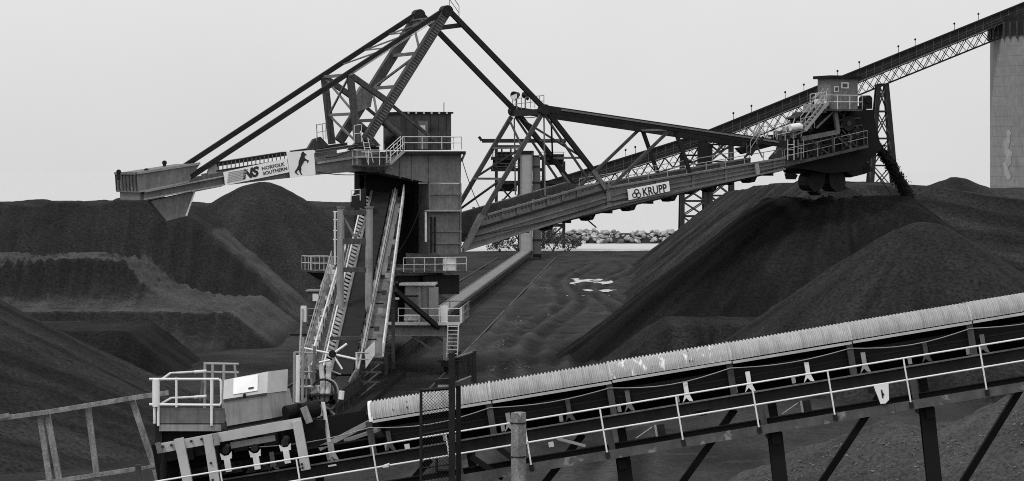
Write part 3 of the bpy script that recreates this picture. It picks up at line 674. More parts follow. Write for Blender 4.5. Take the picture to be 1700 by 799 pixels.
# KRUPP board
YK = NR-.3
P = [mp(x, y, YK) for x, y in ((1042, 314.5), (1110.5, 301), (1112.5, 317.5), (1044, 332.5))]
kb = MB().prism([(p.x, p.z) for p in P], YK, YK+.06).build('sign_board', 'white_board', mach)
kt = math.atan2((P[1]-P[0]).z, (P[1]-P[0]).x)
text(kb, 'KRUPP', .80, mp(1067.5, 326, YK-.004), kt, 'black_print', .018, 0, .80)
kc = mp(1057, 321.5, YK-.02)
for ox, oz in ((0, .13), (-.15, -.11), (.15, -.11)):
    mb = MB(); n = 20
    vv = [(kc.x+ox+r*math.cos(2*math.pi*i/n), y, kc.z+oz+r*math.sin(2*math.pi*i/n)) for y in (YK-.02, YK-.003) for r in (.2, .13) for i in range(n)]
    ff = []
    for i in range(n):
        j = (i+1) % n; ff += [(i, j, n+j, n+i), (2*n+i, 3*n+i, 3*n+j, 2*n+j), (i, 2*n+i, 2*n+j, j), (n+i, n+j, 3*n+j, 3*n+i)]
    mb.add(vv, ff).build('emblem_ring', 'black_print', kb)
for px in (1055, 1100): p = mp(px, 322-(px-1055)*.2, YK); beam('board_bracket', kb, (p.x, YK+.06, p.z), (p.x, NR-.0, p.z), .08, .08)
# --- boom head: wheel, frames, cab
wc = mp(1366, 247, 0); WR = 2.75
wh = empty('bucket_wheel', parent=mach)
MB().tube((wc.x, -.75, wc.z), (wc.x, .75, wc.z), WR*.6, 32).build('drum', 'steel_black', wh)
for s in (-1, 1): MB().tube((wc.x, s*.8-.05, wc.z), (wc.x, s*.8+.05, wc.z), WR*.66, 32).build('side_ring', 'steel_black', wh)
for k in range(9):
    a = R_(-72+40*k); rd = Vector((math.cos(a), 0, math.sin(a))); tg = Vector((-math.sin(a), 0, math.cos(a))); c = Vector((wc.x, 0, wc.z))
    pp = [c+rd*WR*.55-tg*.45]+[c+rd*(WR*.9+.3*WR*math.sin(math.pi*j/8))-tg*.66*math.cos(math.pi*j/8) for j in range(9)]+[c+rd*WR*.55+tg*.45]
    MB().prism([(p.x, p.z) for p in pp], -.85, .85).build('bucket', 'steel_dark', wh)
    p = c+rd*WR*1.12+tg*.55; MB().prism([(v.x, v.z) for v in (p, p+rd*.3+tg*.2, p+rd*.2-tg*.25)], -.8, .8).build('tooth', 'steel_dark', wh)
def hq(px, py, y): return mp(px, py, y)
YN = NR
ln = hq(1302, 275, YN), hq(1440, 243, YN)
beam('head_frame_beam', mach, ln[0], ln[1], .3, .2, 'steel_grimy'); beam('head_frame_beam', mach, far(ln[0]), far(ln[1]), .3, .2, 'steel_dark')
MB().beam(ln[0]+Vector((0, .6, .1)), ln[1]+Vector((0, .6, .1)), 1.2, .05).build('walkway', 'steel_dark', mach)
rw = railing(mach, [ln[0]+Vector((0, 0, .1)), ln[1]+Vector((0, 0, .1))], 1.05, 'rail_dull', .03, 1.5)
railing(mach, [ln[1]+Vector((0, 0, .1)), Vector((ln[1].x, 0, ln[1].z+.1))], 1.0, 'rail_dull', .03, 1.2)
up0, up1 = hq(1330, 231, YN), hq(1392, 219, YN)
beam('head_frame_beam', mach, up0, up1, .35, .32, 'steel'); beam('head_frame_beam', mach, far(up0), far(up1), .3, .3, 'steel_dark')
beam('head_frame_post', mach, hq(1386, 184, YN), hq(1391, 219, YN), .28, .28, 'steel'); beam('head_frame_post', mach, hq(1380, 219, YN), hq(1384, 256, YN), .16, .16, 'steel_grimy')
beam('head_frame_brace', mach, hq(1355, 213, YN), hq(1383, 186, YN), .12, .12, 'steel'); beam('head_frame_brace', mach, hq(1340, 228, YN), hq(1378, 258, YN), .1, .1, 'steel_grimy')
beam('head_frame_brace', mach, hq(1384, 222, YN), hq(1408, 243, YN), .12, .12, 'steel_grimy')
MB().prism([(mp(a, b, 0).x, mp(a, b, 0).z) for a, b in ((1302, 262), (1302, 280), (1326, 283), (1350, 288), (1400, 284), (1418, 268), (1440, 248), (1430, 205), (1425, 183), (1388, 184), (1386, 222), (1325, 236))], NR+.6, FR-.2).build('wheel_housing', 'steel_black', mach)
MB().prism([(mp(a, b, 0).x, mp(a, b, 0).z) for a, b in ((1398, 272), (1428, 262), (1434, 274), (1440, 284), (1428, 289), (1404, 295))], -.7, .7).build('discharge_lip', 'steel_black', mach)
for px in (1340, 1352, 1364, 1376, 1398, 1410, 1422, 1434):       # open lattice in front of the wheel housing
    yb_ = 275-(px-1302)*.232; beam('head_lattice', mach, hq(px, yb_-2, YN+.5), hq(px-1, max(yb_-30, 186), YN+.5), .1, .1, 'steel_grimy')
for (a, b) in (((1340, 262), (1364, 232)), ((1364, 256), (1340, 236)), ((1398, 250), (1422, 216)), ((1422, 244), (1398, 216)), ((1390, 200), (1428, 196)), ((1390, 212), (1432, 208)), ((1335, 248), (1384, 238)), ((1396, 232), (1436, 226)), ((1392, 186), (1426, 214)), ((1404, 183), (1396, 212))):
    beam('head_lattice', mach, hq(*a, YN+.52), hq(*b, YN+.52), .09, .09, 'steel_grimy')
for px, py, rr_ in ((1408, 205, .55), (1422, 222, .4), (1352, 246, .6), (1372, 230, .4)):
    p = hq(px, py, YN+.55); MB().tube(p+Vector((0, -.1, 0)), p+Vector((0, .25, 0)), rr_, 18).build('pulley_end', 'steel_dark', mach); MB().tube(p+Vector((0, -.16, 0)), p+Vector((0, -.1, 0)), rr_*.35, 10).build('bearing_cap', 'steel_grimy', mach)
# upper belt drive deck + cab
cb0, cb1 = hq(1380, 181, YN+.2), hq(1424, 131, YN+.2)
cab = MB().box2((cb0.x, YN+.2, cb0.z), (cb1.x, YN+2.3, cb1.z)).build('operator_cab', 'steel', mach)
MB().box2((cb0.x-.28, YN-.1, cb1.z), (cb1.x+.15, YN+2.5, cb1.z+.22)).build('roof', 'steel_black', cab)
def win(px, py, wd, ht):
    p = hq(px, py, YN+.2); fr = MB().box((p.x, YN+.17, p.z), (wd, .08, ht)).build('window', 'rail_paint', cab)
    MB().box((p.x, YN+.12, p.z), (wd*.62, .03, ht*.6)).build('pane', 'glass_dark', fr)
win(1402, 142, .62, .44); win(1388, 148, .36, .40)
dp = hq(1393, 160, YN+.2); MB().box((dp.x-.1, YN+.17, dp.z-.35), (.62, .05, 1.6)).build('door', 'steel', cab)
cdk = hq(1370, 181, YN-.7), hq(1432, 181, YN-.7)
MB().box2((cdk[0].x, YN-.7, cdk[0].z-.14), (cdk[1].x, YN+2.6, cdk[0].z-.002)).build('cab_deck', 'steel_grimy', mach)
railing(mach, [(cdk[0].x, YN-.65, cdk[0].z), (cdk[1].x, YN-.65, cdk[0].z), (cdk[1].x, YN+1.5, cdk[0].z)], 1.0, 'rail_paint', .03, .95)
p = hq(1437, 172, 0); MB().box(p, (.7, .8, .8)).box(p+Vector((-.5, 0, -.35)), (.8, .6, .3)).tube(p+Vector((0, -.5, .3)), p+Vector((0, .5, .3)), .3, 10).build('gear_motor', 'steel_black', mach)
p = hq(1438, 224, 0); MB().box(p, (1.0, 1.2, .7)).tube(p+Vector((-.3, -.7, .3)), p+Vector((-.3, .7, .3)), .28, 10).build('gear_motor', 'steel_black', mach)
a, b = hq(1333, 217, YN-.5), hq(1371, 170, YN-.5); stair(mach, a, b, .75, 9, 'rail_dull', rm='rail_dull')
a, b = hq(1313, 266, YN-.25), hq(1313, 232, YN-.25); ladder(mach, a, b, .5, (1, 0, 0), 'rail_paint'); ladder(mach, a+Vector((.8, 0, .2)), b+Vector((.8, 0, 0)), .45, (1, 0, 0), 'rail_dull')
p = hq(1322, 212, YN); MB().tube(p+Vector((-.5, 0, 0)), p+Vector((.4, -.0, .1)), .26, 14).build('white_tank', 'rail_white', mach)
MB().prism([(mp(a, b, YN).x, mp(a, b, YN).z) for a, b in ((1230, 246), (1300, 232), (1330, 225), (1330, 232), (1240, 256))], YN+.7, YN+1.1).build('machinery_deck', 'steel_dark', mach)
rp([(1290, 236), (1330, 228)], YN+.3, 1.0, step=.6); rp([(1345, 182), (1372, 178)], YN, 1.1, step=.5); rp([(1330, 218), (1352, 213)], YN-.2, .9, m='rail_dull')
for k, (px, py, sx, sz_) in enumerate(((1298, 226, .9, .7), (1310, 220, .7, .8), (1335, 208, .8, .6), (1350, 180, 1.2, .6), (1362, 176, .5, 1.0))):
    p = hq(px, py, YN+1.0); MB().box(p, (sx, .9, sz_)).tube(p+Vector((-.3, -.5, .1)), p+Vector((.3, -.5, .1)), .18, 10).build('drive_unit', ('steel_grimy', 'steel_light', 'steel', 'steel_light', 'rail_paint')[k], mach)
for (p0, p1) in (((1348, 165), (1358, 156)), ((1358, 156), (1366, 170)), ((1334, 176), (1346, 182)), ((1345, 182), (1372, 165)), ((1316, 226), (1340, 216)), ((1255, 240), (1266, 262)), ((1262, 240), (1275, 222)), ((1285, 255), (1302, 238))):
    beam('light_strut', mach, hq(*p0, YN+.3), hq(*p1, YN+.3), .09, .09, 'rail_dull')
rc = random.Random(21)
for k in range(26):
    px = rc.uniform(1236, 1318); py = 236-(px-1236)*.26+rc.uniform(-6, 8); p = hq(px, py, YN+rc.uniform(.2, 1.6))
    q = p+Vector((rc.uniform(-.7, .7), 0, rc.uniform(.2, .9))); beam('light_strut', mach, p, q, .06, .06, rc.choice(('rail_dull', 'rail_paint', 'steel', 'steel_light')))
for k in range(7):
    px = 1240+k*11; p = hq(px, 238-(px-1240)*.2, YN+.9); MB().box(p, (rc.uniform(.3, .7), .5, rc.uniform(.2, .5))).build('drive_unit', rc.choice(('steel_dark', 'steel_light', 'galv')), mach)
a, b = hq(1243, 258, YN-.1), hq(1264, 227, YN-.1); stair(mach, a, b, .6, 7, 'steel_dark', rm='rail_dull')
rp([(1262, 232), (1300, 226)], YN+.1, .9, m='rail_dull', step=.6)
a, b = hq(1426, 252, YN+1), hq(1478, 320, YN+1); tube('trailing_cable', mach, a, b, .035, 'steel_dark', 6)

def cable(a, b, sag, r=.03, m='steel_dark', par=mach, name='hanging_cable'):
    a, b = Vector(a), Vector(b); MB().pipe([a.lerp(b, i/10)-Vector((0, 0, sag*4*(i/10)*(1-i/10))) for i in range(11)], r, 5).build(name, m, par)
cable(mp(770, 395, NR-.2), mp(1010, 335, NR-.2), .25); cable(mp(1010, 335, NR-.2), mp(1300, 276, NR-.2), .3); cable(mp(766, 262, NR-.1), mp(800, 352, NR-.1), .3); cable(mp(712, 300, NR-.3), mp(660, 420, NR-.3), .6, .04)
cable(mp(606, 232, NR-.3), mp(540, 262, NR-.3), .3); cable(mp(905, 190, NR), mp(851, 192, FR), .2); cable(mp(1390, 222, NR-.1), mp(1440, 246, NR-.1), .3); cable(mp(523, 285, NR-.2), mp(640, 284, NR-.2), .25)
for k in range(34):
    px = 800+k*5.6; p = mp(px, 357-(px-808)*.286+6, NR-.02); MB().tube(p, p+Vector((0, -.05, 0)), .045, 6).build('bolt_head', 'steel_dark', mach)
# --- coal stream falling off the boom head
s0, s1_ = mp(1440, 238, 0), mp(1507, 327, 0); pts, sz = [], []
rr2 = random.Random(11)
wrld = lambda v: Vector((O.x+v.x*cs-v.y*sn, O.y+v.x*sn+v.y*cs, v.z))
core = MB(); prev = None; N_ = 22
for i in range(N_+1):
    t = i/N_; x = s0.x+(s1_.x-s0.x)*t; z = s0.z+.25-(s0.z+.25-s1_.z)*t**1.5; r = .40+.08*t
    p = wrld(Vector((x, 0, z)))
    ring = [p+Vector((math.cos(2*math.pi*k/10)*r*rr2.uniform(.75, 1.15), math.sin(2*math.pi*k/10)*r*rr2.uniform(.8, 1.2), math.sin(2*math.pi*k/10)*.1*rr2.random())) for k in range(10)]
    o = len(core.v); core.v += [tuple(v) for v in ring]
    if i: core.f += [(o-10+k, o-10+(k+1) % 10, o+(k+1) % 10, o+k) for k in range(10)]
    for _ in range(80):
        a = rr2.uniform(0, 6.28); q = r*(.75+abs(rr2.gauss(0, .28))*(.7+.5*t)); pts.append(p+Vector((math.cos(a)*q, math.sin(a)*q, rr2.uniform(-.22, .22)))); sz.append(.025+.09*rr2.random()**2)
stm = empty('coal_stream', (0, 0, 0), label='black stream of coal pouring off the boom tip onto the heap', cat='coal stream')
core.build('falling_coal', 'coal_plain', stm); lumps('falling_lumps', pts, sz, 'coal_plain', None, 9, stm)
# ------------------------------------------------------------------ travelling gantry and tripper (frame along the rails: y away, x right)
AT = -R_(2.4); ct, st_ = math.cos(AT), math.sin(AT)
def tpy(px, py, y):          # point on the plane y = const
    kx, kz = (px-CX)/F, -(py-HY)/F
    x = (kx*(O.y+y*ct)-O.x+y*st_)/(ct-kx*st_); d = O.y+x*st_+y*ct
    return Vector((x, y, H+kz*d))
gan = empty('travelling_gantry', O, (0, 0, AT), 'four-legged steel gantry with deck house carrying the stacker on rails', 'gantry')
YG = -5.5
zb1 = tpy(700, 541, YG).z; zb0 = tpy(700, 558, YG).z
xr, xlft = tpy(741, 560, YG).x, tpy(520, 560, YG).x
for y in (YG, 5.5):
    ibeam('portal_beam', gan, (xlft-.4, y, (zb0+zb1)/2), (xr+.15, y, (zb0+zb1)/2), .5, zb1-zb0, 'steel_light', tf=.06)
    for x in (xlft, xr):
        beam('leg', gan, (x, y, .75), (x, y, zb0), .42, .42, 'steel_light')
        bg_ = empty('bogie', parent=gan)
        MB().box((x, y, .62), (.5, 2.6, .32)).build('bogie_beam', 'steel_dark', bg_)
        for dy in (-.8, .8): MB().tube((x-.12, y+dy, .33), (x+.12, y+dy, .33), .31, 16).build('wheel', 'steel_black', bg_)
        sgn = 1 if x > 0 else -1
    beam('knee_brace', gan, (xr-2.3, y, zb0), (xr-.1, y, .95), .14, .14, 'steel'); beam('knee_brace', gan, (xlft+1.8, y, zb0), (xlft+.1, y, .95), .14, .14, 'steel')
for x in (xlft, xr): beam('portal_beam', gan, (x, YG+.3, (zb0+zb1)/2), (x, 5.2, (zb0+zb1)/2), .4, .6, 'steel_grimy')
xd0, xd1 = xr-4.6, xr+.95
MB().box2((xd0, YG-.5, zb1+.002), (xd1, 5.5, zb1+.12)).build('deck', 'steel_grimy', gan)
beam('deck_edge', gan, (xd0, YG-.53, zb1+.17), (xd1, YG-.53, zb1+.17), .05, .22, 'rail_paint')
zd = zb1+.14
MB().box2((xlft-.4, YG-.3, zb1+.002), (xlft+1.7, 3, zb1+.12)).build('deck', 'steel_grimy', gan)
railing(gan, [(xr-3.2, YG-.45, zd), (xd1, YG-.45, zd), (xd1, YG+1.4, zd)], 1.05, 'rail_white', .03, 1.2)
railing(gan, [(xd1, YG+2.0, zd), (xd1, 5.3, zd), (xd0, 5.3, zd)], 1.05, 'rail_dull', .03, 1.4)
# deck house
p0, p1 = tpy(672, 526, YG+.6), tpy(719, 474, YG+.6)
hs = MB().box2((p0.x, YG+.6, zd), (p1.x, YG+3.4, p1.z)).build('deck_house', 'steel_light', gan)
MB().box2((p0.x-.35, YG+.35, p1.z), (p1.x+.12, YG+3.6, p1.z+.14)).build('roof', 'rail_paint', hs)
q = tpy(681, 510, YG+.6); dh = MB().box2((q.x-.28, YG+.56, zd), (q.x+.5, YG+.602, zd+1.75)).build('door', 'steel', hs)
MB().box2((q.x-.05, YG+.54, zd+1.05), (q.x+.2, YG+.565, zd+1.35)).build('window_pane', 'glass_dark', dh)
MB().box2((q.x-.34, YG+.54, zd+1.8), (q.x+.56, YG+.6, zd+1.88)).build('lintel', 'steel_dark', dh)
for x in (p0.x+.03, (p0.x+p1.x)/2+.2, p1.x-.04): MB().box2((x-.03, YG+.57, zd), (x+.03, YG+.6, p1.z-.01)).build('wall_rib', 'steel', hs)
c0_ = tpy(712, 526, YG+.2); c1_ = tpy(726.5, 478, YG+.2); MB().box2((c0_.x, YG+.2, zd), (c1_.x, YG+1.1, c1_.z)).build('switch_cabinet', 'rail_dull', gan)
q = tpy(682, 519, YG-.1); bb = MB().box((q.x, YG-.1, zd+.42), (.9, .5, .38)).box((q.x-.3, YG-.1, zd+.12), (.2, .3, .25)).box((q.x+.3, YG-.1, zd+.12), (.2, .3, .25)).build('work_bench', 'rail_paint', gan)
q = tpy(651, 515, YG+.2); MB().box2((q.x-.5, YG+.2, zd), (q.x+.35, YG+1.4, zd+1.6)).build('control_locker', 'steel_dark', gan); MB().box2((q.x-.62, YG+.1, zd+1.61), (q.x+.45, YG+1.5, zd+1.72)).build('locker_top', 'rail_paint', gan)
MB().box2((xr-.4+.05, YG-.5, zd), (xr+.12, YG-.47, zd+1.25)).build('gate_panel', 'rail_white', gan)
# access ladder at the right leg
lt0, lt1 = (xr+.42, YG-.75, 1.05), (xr+.5, YG-.55, zd+.1); ladder(gan, lt0, lt1, .72, (1, 0, 0), 'rail_paint', .045, .24)
tube('ladder_foot', gan, (xr+.05, YG-.75, .2), (xr+.05, YG-.75, 1.1), .05, 'rail_dull', 6); MB().box2((xr-.5, YG-1.0, .75), (xr+1.0, YG-.3, .85)).build('step_plate', 'steel_dark', gan)
# left deck hut
q0, q1 = tpy(511, 532, YG+.4), tpy(546, 484, YG+.4); hl = MB().box2((q0.x, YG+.4, zd), (q1.x, YG+2.4, q1.z)).build('control_hut', 'steel_grimy', gan)
MB().box2((q0.x-.15, YG+.3, q1.z), (q1.x+.1, YG+2.5, q1.z+.08)).build('roof', 'rail_dull', hl); q = tpy(523.5, 494, YG+.4); MB().box((q.x, YG+.37, q.z), (.36, .05, .5)).build('window_pane', 'rail_white', hl)
railing(gan, [(xlft-.35, YG-.25, zd), (xlft+1.4, YG-.25, zd)], 1.0, 'rail_dull', .03, .9)
q = tpy(504, 520, YG-.4); MB().box2((q.x-.2, YG-.45, q.z-.6), (q.x+.2, YG-.4, q.z+.5)).build('gate_panel', 'rail_white', gan)
tube('downpipe', gan, tpy(497, 600, YG-.5), tpy(502, 512, YG-.5), .07, 'rail_paint', 6)
beam('diagonal_stay', gan, tpy(518, 535, YG-.3), tpy(553, 455, YG-.3), .16, .16, 'steel_grimy')
beam('outrigger', gan, tpy(482, 556, YG-.2), tpy(520, 556, YG-.2), .16, .12, 'steel_black')
# pedestal under the slew ring
MB().tube((0, 0, zb1+.1), (0, 0, zs-1.55), 2.6, 24, 2.8).build('pedestal', 'steel_dark', gan)
# --- long diagonal strut in front
beam('diagonal_stay', gan, tpy(618, 450, -12), tpy(728, 544, YG-.3), .26, .3, 'steel_dark')

# ------------------------------------------------------------------ tripper car
tri = empty('tripper_car', O, (0, 0, AT), 'steep belt tripper with walkways climbing into the stacker body', 'belt tripper')
def tz(y): return 1.45+(y+29)/28.0*10.8 if y > -29 else 1.45
Y0, Y1 = -29.0, -1.5
def tline(name, x, dz, wd, ht, m, y0=Y0, y1=Y1): return beam(name, tri, (x, y0, tz(y0)+dz), (x, y1, tz(y1)+dz), wd, ht, m)
MB().beam((-.32, Y0, tz(Y0)), (-.32, Y1, tz(Y1)), 1.2, .06).build('belt', 'rubber', tri)
for x, m_ in ((-1.0, 'tripper_steel'), (.5, 'tripper_steel')): tline('stringer', x, -.05, .16, .45, m_)
tline('stringer_cap', -1.5, .25, .08, .12, 'rail_paint'); tline('stringer_cap', .62, .28, .1, .12, 'rail_dull')
for k in range(46):
    y = Y0+1+k*(Y1-Y0-2)/45
    MB().prism([(-1.45, tz(y)+.26), (-1.08, tz(y)+.08), (-1.08, tz(y)-.04), (-1.45, tz(y)+.1)], y-.09, y+.09).build('idler_end', 'galv', tri)
    if k % 2: tube('idler', tri, (-.95, y, tz(y)-.12), (.45, y, tz(y)-.12), .09, 'steel_dark', 8)
    if k % 3 == 0: beam('hanger', tri, (.5, y, tz(y)+.2), (.5, y, tz(y)+.6), .07, .07, 'steel_grimy')
# walkways
def walk(xi, xa_, xb_, ya, yb, m_):     # outer edge runs from xa_ at the foot to xb_ at the head
    P = [(xi, ya), (xa_, ya), (xb_, yb), (xi, yb)]
    MB().add([(x, y, tz(y)-.28) for x, y in P]+[(x, y, tz(y)-.36) for x, y in P], [(0, 1, 2, 3), (7, 6, 5, 4), (0, 4, 5, 1), (1, 5, 6, 2), (2, 6, 7, 3), (3, 7, 4, 0)]).build('walkway', m_, tri)
YW = Y0+3
walk(.68, 1.85, 1.2, YW, Y1, 'steel'); walk(-1.62, -2.3, -1.9, Y0, -11, 'tripper_steel')
def wrail(xa_, xb_, ya, yb, m_, h=.95, r=.04): return railing(tri, [(xa_, ya, tz(ya)-.28), (xb_, yb, tz(yb)-.28)], h, m_, r, 1.1)
wrail(1.85, 1.2, YW, Y1, 'rail_paint', .8, .05); wrail(.72, .72, YW, Y1, 'rail_dull', .5, .03); wrail(-2.3, -1.9, Y0, -11, 'rail_paint', .9, .06); wrail(-1.66, -1.66, Y0, -11, 'rail_dull', .6, .035)
MB().beam((1.86, YW, tz(YW)-.15), (1.22, Y1, tz(Y1)-.15), .06, .34).build('kick_plate', 'galv', tri); MB().beam((-2.31, Y0, tz(Y0)-.2), (-1.91, -11, tz(-11)-.2), .05, .4).build('kick_plate', 'tripper_steel', tri)
for k in range(14):      # rest plates across the right walkway
    y = YW+.6+k*1.7; beam('walkway_cleat', tri, (.7, y, tz(y)-.25), (1.25, y, tz(y)-.25), .12, .06, 'steel_dark' if k % 3 else 'steel_light')
for k in range(9): 
    y = YW+k*2.6; MB().box((1.25, y, tz(y)+.25), (.3, .3, .3)).build('cable_box', 'steel_grimy' if k % 2 else 'rail_dull', tri)
rt = random.Random(31)
for k in range(40):       # cable tray with dusty boxes along the left walkway
    y = Y0+k*(Y0*-1-12)/40; xo = -2.3+.4*(y-Y0)/(-11-Y0)
    MB().box((xo-.12+rt.uniform(-.08, .08), y, tz(y)+rt.uniform(-.25, .45)), (rt.uniform(.15, .4), rt.uniform(.2, .5), rt.uniform(.15, .4))).build('cable_box', rt.choice(('rail_dull', 'galv', 'rail_paint', 'steel')), tri)
    if k % 3 == 0:
        beam('outrigger_bar', tri, (-2.9, y, tz(y)-.5), (-1.0, y, tz(y)-.4), .09, .12, 'steel_grimy'); beam('outrigger_brace', tri, (-2.8, y, tz(y)-.5), (-1.1, y, tz(y)-1.5), .08, .08, 'steel')
        beam('outrigger_bar', tri, (.6, y, tz(y)-.45), (1.9, y, tz(y)-.45), .09, .12, 'steel_grimy'); beam('outrigger_brace', tri, (1.7, y, tz(y)-.5), (.6, y, tz(y)-1.4), .08, .08, 'steel')
MB().beam((-2.75, Y0, tz(Y0)-.3), (-2.5, -13, tz(-13)-.3), .3, .16).build('cable_tray', 'tripper_steel', tri)
wrail(-2.85, -2.6, Y0, -13, 'rail_dull', 1.0, .035)
for s_ in (-1.05, .5):
    tline('lower_chord', s_, -1.5, .14, .16, 'steel_grimy', Y0+6)
    for k in range(12): y = Y0+6+k*1.75; beam('truss_bar', tri, (s_, y, tz(y)-1.5 if k % 2 else tz(y)-.2), (s_, y+1.75, tz(y+1.75)-.2 if k % 2 else tz(y+1.75)-1.5), .09, .09, 'steel_grimy')
# stair tower portion at left
q = tpy(560, 380, -14); 
for px, y_ in ((556, -14), (566, -14)): tube('cage_post', tri, tpy(px, 440, y_), tpy(px, 352, y_), .07, 'rail_paint', 8)
for py in (352, 365, 383, 398): tube('cage_bar', tri, tpy(553, py, -14), tpy(568, py, -14), .04, 'rail_paint', 6)
a, b = tpy(551, 440, -14.2), tpy(536, 478, -14.2); beam('kick_plate', tri, a, b, .2, .4, 'rail_paint')
MB().prism([(tpy(x, y, -6).x, tpy(x, y, -6).z) for x, y in ((582, 345), (582, 328), (590, 318), (606, 312), (606, 345))], -6, -5).build('head_platform', 'steel_dark', tri)
a = tpy(583, 335, -6); railing(tri, [a, tpy(598, 333, -6)], .75, 'rail_paint', .03, .5)
# chute side skirts near the head
MB().beam((.9, -15, tz(-15)+.02), (.9, Y1-2, tz(Y1-2)+.02), .4, .05).build('spill_chute', 'tripper_steel', tri)
# support frame straddling the belt
YF = -20.0
fp = []
for px in (566, 613):
    a, b = tpy(px, 346, YF), tpy(px-1, 520, YF); tube('frame_post', tri, b, a, .23, 'steel_light', 12); MB().tube(a, a+Vector((0, 0, .12)), .28, 12).build('post_cap', 'tripper_steel', tri); fp.append(a)
for py, ht in ((353, .3), (401, .36), (448, .3)):
    a, b = tpy(566, py, YF), tpy(613, py, YF); beam('frame_beam', tri, a, b, .3, ht, 'steel_grimy')
beam('frame_brace', tri, tpy(569, 357, YF), tpy(590, 396, YF), .12, .12, 'tripper_steel'); beam('frame_brace', tri, tpy(611, 360, YF), tpy(590, 396, YF), .12, .12, 'tripper_steel')
for y in (-26, -14, -8):
    for x in (-1.0, 1.0): beam('support_leg', tri, (x, y, .4), (x, y, tz(y)-.3), .22, .22, 'steel_grimy')
    beam('cross_beam', tri, (-1.1, y, tz(y)-.5), (1.1, y, tz(y)-.5), .2, .25, 'steel_dark')
q = tpy(590, 558, -27); beam('cross_beam', tri, tpy(548, 562, -27.5), tpy(600, 561, -27.5), .25, .2, 'steel_grimy')
# curved lead-in skirt at the foot
mb = MB(); prof = []
for k in range(9):
    t = k/8; y = Y0-1-7*t; z = 1.45-.75*t**2+.3*(1-t); prof.append((y, z))
poly = prof+[(y, z-.7*(1-.6*i/8)) for i, (y, z) in reversed(list(enumerate(prof)))]
for x in (-1.05, .5): MB().prismx(poly, x, x+.1).build('lead_skirt', 'tripper_steel', tri)
# foot railings and the fanned guard bars, hose loops and cable reel at the foot
YT = -43.0
fan = tpy(552, 588, YT+8)
for px, py, r in ((576, 571, .07), (592, 597, .07), (568, 613, .06), (500, 577, .06)):
    tube('guard_bar', tri, fan, tpy(px, py, YT+8), r, 'rail_white', 8)
tube('guard_hub', tri, fan+Vector((0, -.1, 0)), fan+Vector((0, .15, 0)), .22, 'steel_dark', 12)
tube('guard_bar', tri, tpy(530, 602, YT+2), tpy(548, 598, YT+2), .06, 'rail_white', 8)
rl = [tpy(592, 610, YT+8), tpy(592, 585, YT+8)]; tube('guard_post', tri, rl[0], rl[1], .06, 'rail_paint', 8)
for py in (586, 597): tube('guard_bar', tri, tpy(592, py, YT+8), tpy(612, py, YT+8), .05, 'rail_dull', 6)
MB().prism([(tpy(x, y, YT+9).x, tpy(x, y, YT+9).z) for x, y in ((607, 612), (606, 582), (622, 566), (622, 590))], YT+9, YT+9.1).build('guard_plate', 'rail_paint', tri)
for pts_ in (((533, 606), (536, 640), (533, 690)), ((546, 602), (545, 640), (543, 672))):
    MB().pipe([tpy(x, y, YT) for x, y in pts_], .14, 10).build('riser_pipe', 'rail_paint', tri)
for px, y0, y1, m_ in ((489, 585, 690, 'rail_dull'), (495, 590, 668, 'rail_white'), (503, 560, 680, 'rail_dull'), (522, 575, 690, 'steel')):
    tube('frame_post', tri, tpy(px, y0, YT), tpy(px-1, y1, YT), .08 if m_ != 'rail_white' else .13, m_, 8)
for py in (585, 617, 642): tube('frame_bar', tri, tpy(489, py, YT), tpy(525, py+1, YT), .05, 'rail_dull', 6)
beam('frame_brace', tri, tpy(497, 672, YT), tpy(526, 648, YT), .2, .2, 'steel_light')
hz_ = [tpy(537+ 20*math.cos(a_), 650+20*math.sin(a_)*1.0, YT-.3) for a_ in [i*math.pi*1.5/18-2.6 for i in range(19)]]
MB().pipe(hz_, .06, 8).build('hose_loop', 'steel_dark', tri)
hz_ = [tpy(548+ 14*math.cos(a_), 655+24*math.sin(a_), YT-.3) for a_ in [i*math.pi*1.2/14-1.6 for i in range(15)]]
MB().pipe(hz_, .05, 8).build('hose_loop', 'rail_dull', tri)
MB().prism([(tpy(x, y, YT+1).x, tpy(x, y, YT+1).z) for x, y in ((511, 608), (510, 585), (521, 582), (521, 598))], YT+1, YT+1.08).build('guard_plate', 'rail_dull', tri)
for a_, b_, r_, m_ in (((509, 600), (508, 690), .05, 'rail_dull'), ((516, 606), (520, 660), .09, 'rail_dull'), ((527, 640), (530, 700), .12, 'rail_paint'), ((540, 672), (556, 690), .07, 'galv'), ((500, 642), (548, 640), .05, 'rail_paint'), ((505, 668), (540, 664), .06, 'rail_dull'), ((552, 640), (560, 676), .05, 'rail_dull'), ((540, 612), (566, 622), .04, 'rail_dull')):
    tube('foot_strut', tri, tpy(*a_, YT+.2), tpy(*b_, YT+.2), r_, m_, 8)
for px, py, sx, sz_, m_ in ((514, 662, .6, .5, 'steel_dark'), (528, 622, .5, .6, 'steel_grimy'), (548, 660, .7, .6, 'steel_black'), (536, 684, .8, .35, 'steel_dark'), (500, 683, .5, .4, 'steel_grimy')):
    p = tpy(px, py, YT+.8); MB().box(p, (sx, .5, sz_)).build('valve_box', m_, tri)
q = tpy(566, 663, YT-1); MB().tube(q, q+Vector((.05, 0, .45)), .15, 10).build('lamp_head', 'rail_white', tri)

